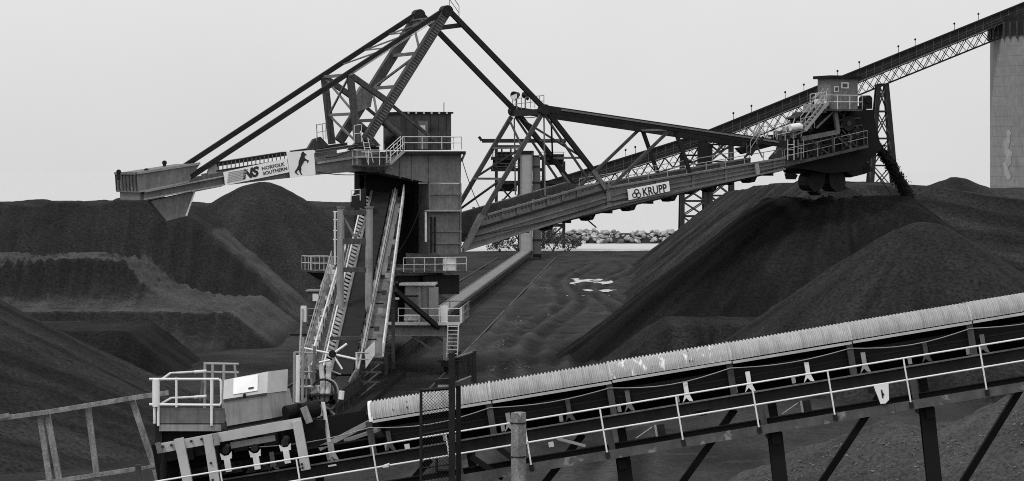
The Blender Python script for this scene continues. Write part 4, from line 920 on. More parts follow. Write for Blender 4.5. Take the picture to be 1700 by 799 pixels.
# ------------------------------------------------------------------ yard conveyor along the rails, incline to the transfer tower
def at_rail(Y, x, z): return Vector((railx(Y)+x, Y, z))
yc = empty('yard_conveyor', (0, 0, 0), label='long ground belt conveyor running away beneath the stacker', cat='conveyor')
def yl(name, x, z, wd, ht, m, ya, yb, par=yc): return beam(name, par, at_rail(ya, x, z), at_rail(yb, x, z), wd, ht, m)
for (ya, yb) in ((164, 182), (182.01, 238), (238.01, 466)):
    yl('belt', 0, 1.32, 1.2, .05, 'steel' if ya > 230 else 'rubber', ya, yb); yl('stringer', -.72, 1.22, .1, .3, 'steel' if ya > 230 else 'steel_dark', ya, yb); yl('stringer', .72, 1.22, .1, .3, 'steel' if ya > 230 else 'steel_dark', ya, yb)
    yl('skirt_panel', .80, .85, .05, .5, 'steel_dark', ya, yb)
Y = 165
while Y < 464:
    if Y < 182 or Y > 222:
        for x in (-.72, .72): beam('trestle_leg', yc, at_rail(Y, x, -.1), at_rail(Y, x, 1.1), .12, .12, 'steel_grimy')
        beam('trestle_cross', yc, at_rail(Y, -.72, .5), at_rail(Y, .72, .5), .08, .1, 'steel_grimy')
    Y += 3.5 if Y < 330 else 8
yl('bank_edge', 1.6, .1, .5, .35, 'coal_plain', 164, 200)
tr_ = empty('rail_track', (0, 0, 0), label='pair of crane rails laid along the yard conveyor', cat='rail track')
for x in (xlft+.0, xr): MB().ibeam(at_rail(150, x, .06), at_rail(470, x, .06), .12, .12, .03, .04).build('rail', 'steel_grimy', tr_)

inc = empty('inclined_conveyor', (0, 0, 0), label='narrow pale conveyor climbing to the transfer tower, seen end on', cat='conveyor')
ia, ib = at_rail(462, .0, 1.3), W(874, 257, 536)
MB().beam(ia, ib, 1.9, .12).build('deck_panel', 'steel', inc)
for s in (-1, 1):
    o = Vector((s*1.0, 0, .15)); beam('side_beam', inc, ia+o, ib+o, .14, .5, 'steel_grimy')
rd_ = Vector((1.75, 0, -.7)); MB().beam(ia+rd_, ib+rd_, 1.3, .5).build('service_walk', 'steel_dark', inc)
for t in (.12, .3, .5, .7, .88):
    p = ia.lerp(ib, t)
    for s in (-1.1, 2.2): beam('support_leg', inc, (p.x+s, p.y, -.2), (p.x+s, p.y, p.z-.2), .3, .3, 'steel_dark')
    beam('cross_beam', inc, (p.x-1.1, p.y, p.z-.4), (p.x+2.2, p.y, p.z-.4), .25, .4, 'steel_dark')
MB().box(ib+Vector((0, .3, .2)), (2.6, 1.2, 1.0)).build('head_cover', 'steel_black', inc)

# transfer tower
tt = empty('transfer_tower', (0, 0, 0), label='dark open steel transfer tower with platforms behind the boom', cat='transfer tower')
DT = 540.0
def tw(px, py, dd=0): return W(px, py, DT+dd)
for dd in (0, 8):
    for px, top in ((824, 238), (862, 245), (902, 262), (936, 268)):
        a, b = tw(px, top, dd), tw(px, 411, dd); b.z = -.3; beam('leg', tt, a, b, .55, .55, 'steel_dark')
    for py, x0, x1 in ((263, 815, 936), (282, 815, 905), (303, 822, 936), (345, 824, 936), (374, 880, 936)):
        beam('floor_beam', tt, tw(x0, py, dd), tw(x1, py, dd), .5, .6, 'steel_dark')
    for a, b in (((824, 303), (862, 345)), ((862, 303), (824, 345)), ((902, 345), (862, 405)), ((862, 345), (902, 405)), ((824, 345), (862, 400)), ((902, 405), (936, 374))):
        beam('brace', tt, tw(*a, dd), tw(*b, dd), .3, .3, 'steel_dark')
for px in (824, 862, 902, 936):
    for py in (282, 345): beam('floor_beam', tt, tw(px, py), tw(px, py, 8), .4, .4, 'steel_dark')
mon = beam('monorail_beam', tt, tw(800, 234), tw(940, 234), .6, .7, 'steel_dark'); beam('hoist_hook', tt, tw(800, 234), tw(795, 227), .4, .5, 'steel_dark'); beam('monorail_beam', tt, tw(824, 243), tw(870, 243), .4, .4, 'steel_dark')
for (x0, y0, x1, y1, n_) in ((818, 282, 856, 264, 'drive_housing'), (826, 252, 850, 264, 'drive_housing'), (903, 274, 936, 256, 'drive_housing'), (826, 318, 858, 306, 'chute'), (888, 322, 935, 300, 'chute'), (905, 262, 924, 258, 'chute'), (884, 282, 896, 258, 'chute')):
    a, b = tw(x0, y0), tw(x1, y1); MB().box2((a.x, DT+.5, a.z), (b.x, DT+6.5, b.z)).build(n_, 'steel_black', tt)
for py, x0, x1 in ((263, 818, 862), (282, 818, 862), (263, 895, 936), (303, 864, 900)): railing(tt, [tw(x0, py, -.5), tw(x1, py, -.5)], 1.1, 'steel_grimy', .06, 2.5)
for px in (833, 848, 855): tube('vent_pipe', tt, tw(px, 262), tw(px, 246), .15, 'steel_dark', 6)

# ------------------------------------------------------------------ rising gallery to the silo
gal = empty('conveyor_gallery', (0, 0, 0), label='long dark enclosed conveyor gallery on a lattice truss rising to the silo', cat='conveyor gallery')
DG = 540.0; GW = 3.0
nodes = [(868, 313), (1160, 222), (1730, -9)]
def gp(px, off, dd=0.0):     # point on the gallery's top line, lowered by off metres
    for (x0, y0), (x1, y1) in zip(nodes, nodes[1:]):
        if px <= x1 or (x1, y1) == nodes[-1]:
            y = y0+(y1-y0)*(px-x0)/(x1-x0); break
    p = W(px, y, DG); p.y += dd; p.z -= off; return p
for (x0, x1) in ((868, 1160), (1160, 1730)):
    a, b = gp(x0, 1.45, GW/2), gp(x1 if x1 > 1160 else 1159.99, 1.45, GW/2)
    sg = empty('gallery_span', parent=gal)
    for nm, off, ht, dd, wd, m_ in (('roof', .12, .22, GW/2, GW+.5, 'steel_dark'), ('side_wall', 1.2, 2.0, .05, .1, 'steel_dark'), ('side_wall', 1.2, 2.0, GW-.05, .1, 'steel_dark'), ('floor', 2.28, .16, GW/2, GW, 'steel_grimy'),
                                    ('walkway', 2.25, .1, -.6, 1.0, 'steel_grimy'), ('bottom_chord', 4.75, .24, .1, .24, 'steel_dark'), ('bottom_chord', 4.75, .24, GW-.1, .24, 'steel_dark'), ('top_chord', 2.5, .2, .1, .2, 'steel_dark')):
        beam(nm, sg, gp(x0, off, dd), gp(x1-.01, off, dd), wd, ht, m_)
    railing(sg, [gp(x0, 2.2, -1.05), gp(x1-.01, 2.2, -1.05)], 1.0, 'steel_grimy', .04, 4)
n_ = 62
for k in range(n_):
    px = 868+(1730-868)*k/n_; px2 = 868+(1730-868)*(k+1)/n_; s_ = k % 2
    for dd in (.1, GW-.1):
        beam('truss_diagonal', gal, gp(px, 2.5 if s_ else 4.7, dd), gp(px2, 4.7 if s_ else 2.5, dd), .13, .13, 'steel_dark')
    beam('truss_diagonal', gal, gp(px, 4.7 if s_ else 2.5, .1), gp(px2, 2.5 if s_ else 4.7, .1), .11, .11, 'steel_dark')
    beam('truss_cross', gal, gp(px, 4.75, .1), gp(px, 4.75, GW-.1), .12, .12, 'steel_dark')
    a = gp(px, .3, -.03); b = gp(px, 2.15, -.03); beam('wall_rib', gal, a, b, .14, .12, 'steel_grimy')
    if k % 2 == 0: beam('purlin_bracket', gal, gp(px+4, 2.3, -1.0), gp(px+4, 2.75, .05), .12, .12, 'rail_dull')
for px in (1039, 1055, 1218, 1248, 1304, 1335, 1391, 1427, 1492, 1520, 1585, 1625):
    p = gp(px, 0, .4); lp = empty('gallery_lamp', parent=gal); tube('stem', lp, p, p+Vector((0, 0, 1.1)), .05, 'steel_grimy', 6)
    MB().tube(p+Vector((-.05, -.2, 1.1)), p+Vector((.05, .15, 1.25)), .2, 8, .12).build('lamp_head', 'steel_dark', lp)
# support bents
def bent(name, label, cx_, top_y, half_top, half_bot, par=None):
    e = empty(name, (0, 0, 0), label=label, cat='support tower', group='towers under the rising gallery')
    p = W(cx_, top_y, DG); zt_ = p.z
    def pt_(s, f, z): hw = half_bot+(half_top-half_bot)*z/zt_; hd = 4+(1.3-4)*z/zt_; return Vector((p.x+s*hw, DG+GW/2+f*hd, z))
    for s in (-1, 1):
        for f in (-1, 1): beam('leg', e, pt_(s, f, -.3), pt_(s, f, zt_), .75 if half_bot < 4 else .5, .6, 'steel_dark')
    lv = [0]+[zt_*k/6 for k in range(1, 7)]
    for z0, z1 in zip(lv, lv[1:]):
        for f in (-1, 1):
            beam('brace', e, pt_(-1, f, z0), pt_(1, f, z1), .2, .2, 'steel_grimy'); beam('brace', e, pt_(1, f, z0), pt_(-1, f, z1), .2, .2, 'steel_grimy'); beam('strut', e, pt_(-1, f, z1), pt_(1, f, z1), .3, .3, 'steel_dark')
        for s in (-1, 1): beam('brace', e, pt_(s, -1, z0), pt_(s, 1, z1), .2, .2, 'steel_grimy'); beam('strut', e, pt_(s, -1, z1), pt_(s, 1, z1), .25, .25, 'steel_dark')
    return e
bent('support_tower', 'slender tapering steel tower under the gallery near the silo', 1466, 140, .7, 3.1)
bent('support_tower', 'braced steel tower seen beneath the boom right of its lettered board', 1152, 258, 2.0, 2.2)
bent('support_tower', 'braced steel tower rising from behind the right coal ridge, beside another', 1197, 240, 1.9, 2.0)
a, b = W(1158, 235, DG-1), W(1175, 300, DG-1); MB().box2((a.x, DG-2.5, b.z), (b.x, DG-.4, a.z)).build('hoist_shaft', 'steel_black', gal)
# silo
si = empty('silo', W(1754, 411, 545), label='tall pale concrete silo at the right edge', cat='silo')
sc_ = si.location; sc_.z = 0; si.location = sc_; RSi = 11.9; zt_ = H+(285-62)/F*545
mb = MB(); n = 64; zz = [-.5]+[i*1.8 for i in range(1, int(zt_/1.8)+1)]+[zt_]
for zi, z in enumerate(zz): mb.v += [(RSi*math.cos(2*math.pi*i/n), RSi*math.sin(2*math.pi*i/n), z) for i in range(n)]
mb.f += [(j*n+i, j*n+(i+1) % n, (j+1)*n+(i+1) % n, (j+1)*n+i) for j in range(len(zz)-1) for i in range(n)]+[tuple(range((len(zz)-1)*n, len(zz)*n))]
mb.build('shell', 'concrete', si, smooth=True)
for k, z in enumerate(zz[1:-1]):
    mb = MB(); r1 = RSi+.022
    mb.v = [(r*math.cos(2*math.pi*i/n), r*math.sin(2*math.pi*i/n), z+q) for q in (0, .10) for r in (RSi-.1, r1) for i in range(n)]
    mb.f = [(n+i, n+(i+1) % n, 3*n+(i+1) % n, 3*n+i) for i in range(n)]+[(2*n+i, 3*n+i, 3*n+(i+1) % n, 2*n+(i+1) % n) for i in range(n)]+[(i, (i+1) % n, n+(i+1) % n, n+i) for i in range(n)]
    mb.build('pour_ring', 'concrete', si)
MB().tube((0, 0, zt_+.002), (0, 0, zt_+2.6), RSi+.25, 64).build('top_ring', 'steel_dark', si); MB().tube((0, 0, zt_+2.6), (0, 0, zt_+3.6), RSi-.5, 64).build('roof', 'steel_dark', si)
for k in range(48):
    a = 2*math.pi*k/48; x, y = (RSi+.3)*math.cos(a), (RSi+.3)*math.sin(a); beam('ring_bracket', si, (x, y, zt_-.6), (x, y, zt_+2.5), .3, .3, 'steel_grimy')
mat('patch_repair', .28, .85, 0, .2, .3, fine=.15, fscale=1)
mb = MB(); ca = math.atan2(-6.6, -10.0)
vv, rows = [], 14
for i in range(rows):
    z = H+(285-(215+i*(305-215)/rows))/F*545; wd_ = (.05+.09*math.sin(math.pi*(i+1)/(rows+2)))*(1+.4*math.sin(i*2.3)); cc = ca+.03*math.sin(i*1.1)
    for k in range(5): a = cc-wd_/2+wd_*k/4; vv.append(((RSi+.07)*math.cos(a), (RSi+.07)*math.sin(a), z))
mb.add(vv, [(i*5+k, i*5+k+1, (i+1)*5+k+1, (i+1)*5+k) for i in range(rows-1) for k in range(4)]).build('repair_patch', 'patch_repair', si)

# ------------------------------------------------------------------ breakwater rocks and shrubs on the shore
bwk = empty('breakwater', (0, 0, 0), label='low breakwater of pale boulders beyond the strip of water', cat='breakwater')
protos = []
for k in range(6):
    bm = bmesh.new(); bmesh.ops.create_icosphere(bm, subdivisions=1, radius=1)
    r4 = random.Random(k+50)
    for v in bm.verts: v.co *= r4.uniform(.7, 1.15); v.co.z *= .8
    m_ = bpy.data.meshes.new('rock'); bm.to_mesh(m_); bm.free(); m_.materials.append(MATS['rock']); protos.append(m_)
r5 = random.Random(5)
core = MB().prismx([(595, -1.5), (598, 0), (602, 1.1), (608, 1.1), (614, -1.5)], 6, 75).build('core_fill', 'steel_dark', bwk)
for k in range(290):
    x = 6+44*r5.random()**1.1; row = r5.random(); y = 595+row*9; z = -.6+2.0*min(1, row*1.25)
    o = bpy.data.objects.new('rock', protos[k % 6]); col.objects.link(o); o.parent = bwk; s = r5.uniform(.32, .68)
    o.location = (x, y, z+r5.uniform(-.15, .25)); o.scale = (s*r5.uniform(.9, 1.5), s, s*r5.uniform(.7, 1.1)); o.rotation_euler = (r5.random()*.6, r5.random()*.6, r5.random()*6)
def shrub(px, d, w_, h_, seed, label):
    c = W(px, 0, d); rs = random.Random(seed); e = empty('shrub', (c.x, d, -.1), label=label, cat='shrub', group='shrubs on the shore')
    st = MB()
    for k in range(5): a = rs.uniform(0, 6.28); st.tube((0, 0, 0), (math.cos(a)*w_*.3, math.sin(a)*w_*.3, h_*.7), .08, 5, .02)
    st.build('stems', 'bark', e); lf = MB()
    blobs = [(rs.uniform(-w_, w_)*.38, rs.uniform(-w_, w_)*.3, rs.uniform(.25, .85)*h_, rs.uniform(.18, .34)*h_) for _ in range(12)]
    for _ in range(900):
        bx, by, bz_, br = rs.choice(blobs); v = Vector((rs.gauss(0, 1), rs.gauss(0, 1), rs.gauss(0, 1))).normalized()*br*rs.uniform(.5, 1.05)
        p = Vector((bx, by, bz_))+v; s = rs.uniform(.10, .22); t1 = Vector((rs.gauss(0, 1), rs.gauss(0, 1), rs.gauss(0, 1))).normalized(); t2 = t1.cross(Vector((rs.gauss(0, 1), rs.gauss(0, 1), rs.gauss(0, 1)))).normalized()
        lf.add([p-t1*s, p-t2*s*.5, p+t1*s, p+t2*s*.5], [(0, 1, 2, 3)])
    lf.build('foliage', 'leaf', e, fixn=False)
for i, (px, d, w_, h_, lb_) in enumerate(((830, 508, 5, 2.6, 'low shrub at the left foot of the transfer tower'), (888, 512, 5, 3.6, 'shrub between the legs of the transfer tower'), (918, 512, 6.5, 4.8, 'tallest leafy shrub by the right leg of the transfer tower'), (945, 515, 5, 2.6, 'small shrub at the left end of the breakwater'), (858, 515, 4, 2.4, 'small shrub behind the inclined conveyor foot'))):
    shrub(px, d, w_, h_, 60+i, lb_)
# ------------------------------------------------------------------ covered conveyor in the foreground (local x up the slope, y away, z square to it)
TH = math.atan(.165); D0 = 70.5; c5, s5 = math.cos(TH), math.sin(TH)
OC = W(850, 778.6, D0)
def cp(px, py, dy):
    r = W(px, py, D0+dy)-OC; return Vector((r.x*c5+r.z*s5, dy, -r.x*s5+r.z*c5))
def deck(px): return 778.6-(px-850)*.165
def cl(px, off, dy): return cp(px, deck(px)-off, dy)
cv = empty('covered_conveyor', OC, (0, -TH, 0), 'long belt conveyor under a pale corrugated hood sloping up to the right', 'conveyor')
XL, XR = 20, 1900
# hood sheets
nb, na = cl(1100, 120, .85), cl(1100, 153, 1.5); zh0, zh1 = nb.z+.01, na.z-.05; hy, ha = 1.55, .72
def hood_mesh(Ls):
    pitch, amp = .085, .023; nc = int(round(Ls/pitch)); ns = nc*8; arc = 16; V, Fc = [], []
    for i in range(ns+1):
        x = Ls*i/ns; k = amp*math.cos(2*math.pi*i/8)
        for j in range(arc+1):
            a = math.pi*j/arc; r1, r2 = ha+k, (zh1-zh0)+k
            ca_, sa_ = math.cos(a), math.sin(a); V.append((x, hy-r1*math.copysign(abs(ca_)**.62, ca_), zh0+r2*sa_**.85))
    w_ = arc+1
    for i in range(ns):
        for j in range(arc): Fc.append((i*w_+j, (i+1)*w_+j, (i+1)*w_+j+1, i*w_+j+1))
    me = bpy.data.meshes.new('hood_sheet'); me.from_pydata(V, [], Fc); me.shade_smooth(); return me
LS = 199.2/F*(D0+.9)/c5
hm = hood_mesh(LS-.012); hm.materials.append(MATS['hood']); hm2 = hm.copy(); hm2.materials.clear(); hm2.materials.append(MATS['hood_peel'])
r6 = random.Random(3); x0s = cl(617, 120, .85).x; HX = []
for k in range(7):
    o = bpy.data.objects.new('hood_sheet', hm2 if k == 2 else hm); col.objects.link(o); o.parent = cv
    zj = (.0, -.006, .012, -.004, .006, .012, 0)[k]; o.location = (x0s+k*LS, 0, zj); o.rotation_euler = (0, (.002, -.001, .003, -.003, .001, .002, 0)[k], 0); HX.append(x0s+k*LS)
    beam('hood_edge', cv, (x0s+k*LS+.01, hy-ha-.03, zh0-.055+zj), (x0s+(k+1)*LS-.02, hy-ha-.03, zh0-.055+zj), .05, .06, 'galv')
    # lap straps and screw rows
    if k: 
        mb = MB(); n = 14
        for j in range(n):
            a0, a1 = math.pi*j/n, math.pi*(j+1)/n
            f = lambda a, e: (hy-(ha+.028+e)*math.copysign(abs(math.cos(a))**.62, math.cos(a)), zh0+(zh1-zh0+.028+e)*abs(math.sin(a))**.85)
            (ya, za), (yb, zb) = f(a0, 0), f(a1, 0); mb.add([(x0s+k*LS-.03, ya, za), (x0s+k*LS+.015, ya, za), (x0s+k*LS+.015, yb, zb), (x0s+k*LS-.03, yb, zb)], [(0, 1, 2, 3)])
        mb.build('lap_strap', 'hood', cv, fixn=False)
for px, n_ in ((1084, 3), (1090, 4), (1144, 4), (1149, 2), (1154, 3), (652, 1), (676, 2)):
    x = cl(px, 130, .9).x
    for j in range(n_):
        a = R_(18+21*j+(px % 3)*4); MB().tube((x, hy-(ha+.015)*math.cos(a), zh0+(zh1-zh0+.015)*math.sin(a)), (x, hy-(ha+.04)*math.cos(a), zh0+(zh1-zh0+.04)*math.sin(a)), .022, 8).build('screw_cap', 'black_print', cv)
# hood end ring at the lower end
mb = MB(); n = 18
for j in range(n):
    a0, a1 = math.pi*j/n, math.pi*(j+1)/n; p = [(hy-(ha+e)*math.cos(a), zh0-.05+(zh1-zh0+.05+e)*math.sin(a)) for a in (a0, a1) for e in (.03, -.04)]
    mb.add([(x0s-.06, *p[0]), (x0s-.06, *p[2]), (x0s-.06, *p[3]), (x0s-.06, *p[1]), (x0s+.03, *p[0]), (x0s+.03, *p[2])], [(0, 1, 2, 3), (0, 4, 5, 1)])
mb.build('hood_end_ring', 'rail_white', cv, fixn=False)
# stringers
zs0, zs1 = cl(1100, 41, .88).z, cl(1100, 61, .88).z
for dy in (.88, 2.2): ibeam('stringer', cv, (cl(XL, 50, dy).x, dy, (zs0+zs1)/2), (cl(XR, 50, dy).x, dy, (zs0+zs1)/2), .14, zs1-zs0, 'steel_dark', tf=.025)
beam('stringer_lip', cv, (cl(XL, 50, .8).x, .80, zs1+.012), (cl(XR, 50, .8).x, .80, zs1+.012), .05, .035, 'steel')
# belt, return belt, far wind guard
MB().prismx([(.95, zs1+.42), (1.2, zs1+.25), (1.9, zs1+.25), (2.15, zs1+.42), (2.15, zs1+.38), (1.9, zs1+.21), (1.2, zs1+.21), (.95, zs1+.38)], cl(470, 0, 1).x, cl(XR, 0, 1).x).build('belt', 'rubber', cv)
MB().box2((cl(XL, 0, 1).x, 1.0, zs1-.04), (cl(XR, 0, 1).x, 2.1, zs1-.01)).build('belt_pan', 'steel_black', cv)
MB().box2((cl(612, 0, 1).x, 2.27, zs1-.2), (cl(XR, 0, 1).x, 2.3, zh0+.02)).build('wind_guard', 'steel_black', cv)
MB().box2((x0s, 1.05, zh0-.06), (x0s+7*LS, 2.1, zh0-.04)).build('hood_liner', 'steel_black', cv)
MB().box2((x0s+.3, .96, zs1+.20), (x0s+7*LS, .98, zs1+.60)).build('skirt_board', 'steel_black', cv)
# hood posts at each sheet joint
for k in range(8):
    x = x0s+k*LS-.08; ibeam('hood_post', cv, (x, .86, zs1), (x, .86, zh0-.05), .15, .1, 'steel_grimy', (0, 1, 0), .015, .02)
# idler brackets: splayed feet, every second sheet partly white
tB = [cl(958+98.6*k, 0, .84).x for k in range(-5, 9)]
for k, x in enumerate(tB):
    kk = k-5; white = kk in (2, 3, 4); m_ = 'rail_white' if white else ('steel', 'rail_dull', 'steel_grimy')[k % 3]
    z0 = zs1+.03; h_ = .47+r6.uniform(-.06, .05); x += r6.uniform(-.05, .05)
    MB().prism([(x-.13, z0), (x-.03, z0+.10), (x+.03, z0+.02), (x+.12, z0), (x+.05, z0+.2), (x+.055, z0+h_), (x-.055, z0+h_), (x-.05, z0+.2)], .84, .90).build('idler_bracket', m_, cv)
    tube('idler', cv, (x, 1.2, z0+.17), (x, 1.9, z0+.17), .07, 'steel_dark', 10)
    tube('idler', cv, (x, .95, z0+.40), (x, 1.19, z0+.2), .07, 'steel_dark', 10)
for k in range(-4, 8):
    p = cl(930+96.6*k, 80, .86); MB().box((p.x, .95, zs1+.13), (.09, .05, .16)).build('bearing_plate', 'rail_dull', cv)
# pull cord sagging between the hood posts
for k in range(-1, 7):
    a, b = x0s+k*LS-.08, x0s+(k+1)*LS-.08; pts_ = [(a+(b-a)*t, .80, zs1+.66-.17*math.sin(math.pi*t)*(.6 if k % 2 else .9)) for t in [i/8 for i in range(9)]]
    MB().pipe(pts_, .012, 5).build('pull_cord', 'rail_dull', cv)
# walkway: deck, inner beam, near toe plate
xa, xb = cl(250, 0, 0).x, cl(XR, 0, 0).x
zi0, zi1 = cl(1100, 4, .8).z, cl(1100, 16, .8).z
ibeam('walkway_beam', cv, (xa, .8, (zi0+zi1)/2-.02), (xb, .8, (zi0+zi1)/2-.02), .12, zi1-zi0, 'steel_black', tf=.02)
zt0, zt1 = cl(1100, -11, 0).z, cl(1100, 4, 0).z
x = xa; k = 0
while x < xb:
    L5 = 3.53; beam('toe_plate', cv, (x+.004, .0, (zt0+zt1)/2), (min(x+L5, xb)-.004, .0, (zt0+zt1)/2), .04, zt1-zt0, 'beam_patch'); 
    MB().box2((x+.01, .03, zt1-.10), (min(x+L5, xb)-.01, .74, zt1-.06)).build('grating', 'steel_dark', cv); x += L5
# handrails and posts
zr = cl(1100, 76.5, 0).z; zm = cl(1100, 39.5, 0).z
for nm, z in (('top_rail', zr), ('mid_rail', zm)): tube(nm, cv, (xa, 0, z), (xb, 0, z), .021, 'rail_white', 8)
pst = [1008+126*k for k in range(-7, 8)]
for px in pst:
    if 695 < px < 760: px = 752
    p = cl(px, 0, 0); tube('rail_post', cv, (p.x+.0, -.03, zt1-.12), (p.x+.0, 0, zr), .02, 'rail_white', 8); MB().box((p.x, -.035, zt1-.1), (.1, .03, .14)).build('post_foot', 'steel_dark', cv)
for px in (870, 640): p = cl(px, 40, -.02); MB().box((p.x, -.03, zm), (.14, .05, .06)).tube((p.x-.05, -.03, zm), (p.x+.1, -.03, zm+.03), .03, 8).build('rail_coupling', 'rail_white', cv)
# bents below: dark legs, posts up to the stringer, braces
for px in (525, 778, 1030, 1282, 1534, 1786):
    for dy, w_ in ((.42, .34), (2.0, .3)):
        a = cp(px+4, deck(px)+10, dy); b = W(px+63, 1245, D0+dy)-OC; b = Vector((b.x*c5+b.z*s5, dy, -b.x*s5+b.z*c5)); ibeam('leg', cv, b, a, w_, .3, 'steel_black', (0, 1, 0), .03, .03)
    a, b = cl(px-12, -4, .6), cl(px-12, 41, .6); beam('leg_post', cv, (a.x, .6, a.z), (a.x, .6, zs0), .15, .12, 'steel_grimy'); beam('leg_post', cv, (a.x+.3, 1.2, a.z), (a.x+.3, 1.2, zs0), .2, .16, 'steel_black')
    a = cl(px, -12, 1.2); beam('bent_cap', cv, (a.x, .2, a.z-.06), (a.x, 2.3, a.z-.06), .2, .22, 'steel_black')
    q0_ = cp(px+190, deck(px+190)-38, 1.4); q1_ = W(px-150, 1150, D0+1.4)-OC; q1_ = Vector((q1_.x*c5+q1_.z*s5, 1.4, -q1_.x*s5+q1_.z*c5))
    beam('diagonal_brace', cv, q0_, q1_, .16, .2, 'steel_black', (0, 1, 0))
# short doubled brace by the gate
for o in (0, 30): beam('knee_brace', cv, cp(782+o, 760-o*.9-2, .6), cp(835+o, 794-o*.7, .6), .13, .13, 'steel_black')
# hanging fittings: junction boxes, lamp bowls, tagged plate
for px, m_ in ((1098, 'steel_dark'), (1340, 'steel_dark')):
    p = cp(px, deck(px)-24, .5); bxo = MB().box((p.x, .5, p.z), (.17, .14, .25)).build('junction_box', m_, cv); MB().box((p.x-.13, .5, p.z), (.05, .1, .27)).build('box_flange', 'rail_dull', bxo); tube('conduit', bxo, (p.x-.2, .5, p.z+.1), (p.x-.62, .5, p.z-.1), .015, 'rail_dull', 6)
for px in (1168,): p = cp(px, deck(px)-38, .7); MB().tube((p.x, .7, p.z+.12), (p.x, .7, p.z-.02), .19, 14, .08).build('lamp_bowl', 'steel_dark', cv)
P = [cp(x, y, -.06) for x, y in ((1450, 640), (1475, 635.5), (1476, 664), (1470, 670), (1462, 671))]
pl = MB().prism([(p.x, p.z) for p in P], -.06, -.035).build('hanging_plate', 'rail_white', cv); p = cp(1464.5, 654, -.06); MB().box((p.x, -.065, p.z), (.035, .006, .2)).box((p.x+.02, -.065, p.z-.02), (.05, .006, .05)).build('plate_mark', 'black_print', pl)
p = cp(1446, 648, .2); MB().box((p.x, .2, p.z), (.12, .12, .14)).build('plate_clamp', 'steel_dark', cv)
for px, off in ((865, 60), (676, 66), (915, 30)):
    p = cl(px, off, .78); MB().box((p.x, .76, p.z), (.12, .03, .12)).build('tag_plate', 'rail_paint', cv)
a, b = cl(925, 38, .5), cl(972, 18, .5); beam('hanging_bracket', cv, a, b, .1, .06, 'rail_dull')
# open lower end of the belt with its sloping entry plates
e0, e1 = cp(530, 745, 1.0), cp(616, 700, 1.0); beam('entry_plate', cv, e0, e1, .1, .12, 'steel_light'); e0, e1 = cp(572, 732, 1.6), cp(632, 712, 1.6); beam('entry_plate', cv, e0, e1, .3, .08, 'rail_dull')
pm0, pm1 = cp(536, 668, .95), cp(552, 772, .95); tube('stay_pole', cv, pm1, pm0, .05, 'rail_paint', 8); MB().box((pm1.x, .9, pm1.z), (.2, .2, .04)).build('pole_foot', 'rail_paint', cv)

# ------------------------------------------------------------------ loading frame, drive cabinet and service platform at the conveyor's lower end
lf = empty('loading_frame', OC, (0, -TH, 0), 'pale bolted steel frame straddling the belt at the conveyor tail', 'steel frame')
def lfb(name, a, b, dy, wd, ht, m='galv'): return beam(name, lf, cp(*a, dy), cp(*b, dy), wd, ht, m)
tb = lfb('top_beam', (265, 744.5), (501, 701), .45, .16, .22)
for a, b in (((297, 728), (318, 830)), ((345, 722), (362, 830)), ((493, 699), (508, 780))):
    lg = lfb('frame_leg', a, b, .36, .22, .16)
    lo = cp(b[0]-6, min(b[1]-10, 788), .26); 
for px, py in ((270, 742), (284, 739.5), (317, 733), (334, 729.5), (350, 769), (501, 771), (502, 777), (353, 797)):
    p = cp(px, py, .25); MB().tube((p.x, .24, p.z), (p.x, .44, p.z), .03, 8).build('bolt', 'black_print', lf)
lfb('cross_channel', (383, 740), (457, 727), .55, .06, .14, 'steel_light'); lfb('lower_channel', (262, 735), (266, 752), .3, .12, .1, 'steel')
for px, py in ((379, 776), (427, 772), (477, 762)):
    p = cp(px, py, .4); rb = MB().box((p.x, .4, p.z+.05), (.14, .12, .30)).prism([(p.x-.12, p.z+.2), (p.x+.12, p.z+.2), (p.x+.14, p.z+.36), (p.x+.05, p.z+.28), (p.x-.05, p.z+.28), (p.x-.14, p.z+.36)], .35, .45).build('roller_bracket', 'rail_paint', lf)
    MB().tube((p.x, .36, p.z+.40), (p.x, 1.0, p.z+.42), .085, 12).build('guide_roller', 'steel_dark', lf)
    MB().prism([(p.x-.32, p.z-.16), (p.x+.32, p.z-.16), (p.x+.2, p.z-.02), (p.x-.2, p.z-.02)], .45, .6).build('roller_base', 'steel_black', lf)
p = cp(357, 724, .3); MB().box((p.x+.02, .28, p.z-.08), (.12, .1, .28)).build('latch', 'steel_light', lf)
for k, (px, py) in enumerate(((487, 683), (512, 681))):
    p = cp(px, py, .9); dm = MB().tube((p.x-.18, .75, p.z), (p.x+.2, 1.0, p.z), .17 if k == 0 else .2, 16).build('drive_drum', 'steel_black', lf)
lfb('drum_arm', (504, 676), (514, 702), .5, .12, .16, 'steel_light'); lfb('tail_beam', (470, 700), (540, 704), .9, .2, .2, 'steel_black')
for a, b in (((265, 760), (470, 722)), ((300, 790), (560, 742))): lfb('inner_beam', a, b, 1.4, .5, .22, 'steel_black')
for px in (310, 400, 450): p = cp(px, 755-(px-310)*.18, 1.0); MB().box((p.x, 1.0, p.z), (.34, .3, .26)).build('gear_case', 'steel_black', lf)
MB().box2((cp(262, 800, 1.7).x, 1.7, cp(262, 800, 1.7).z-.3), (cp(610, 700, 1.7).x, 1.74, cp(400, 715, 1.7).z)).build('back_panel', 'steel_black', lf)

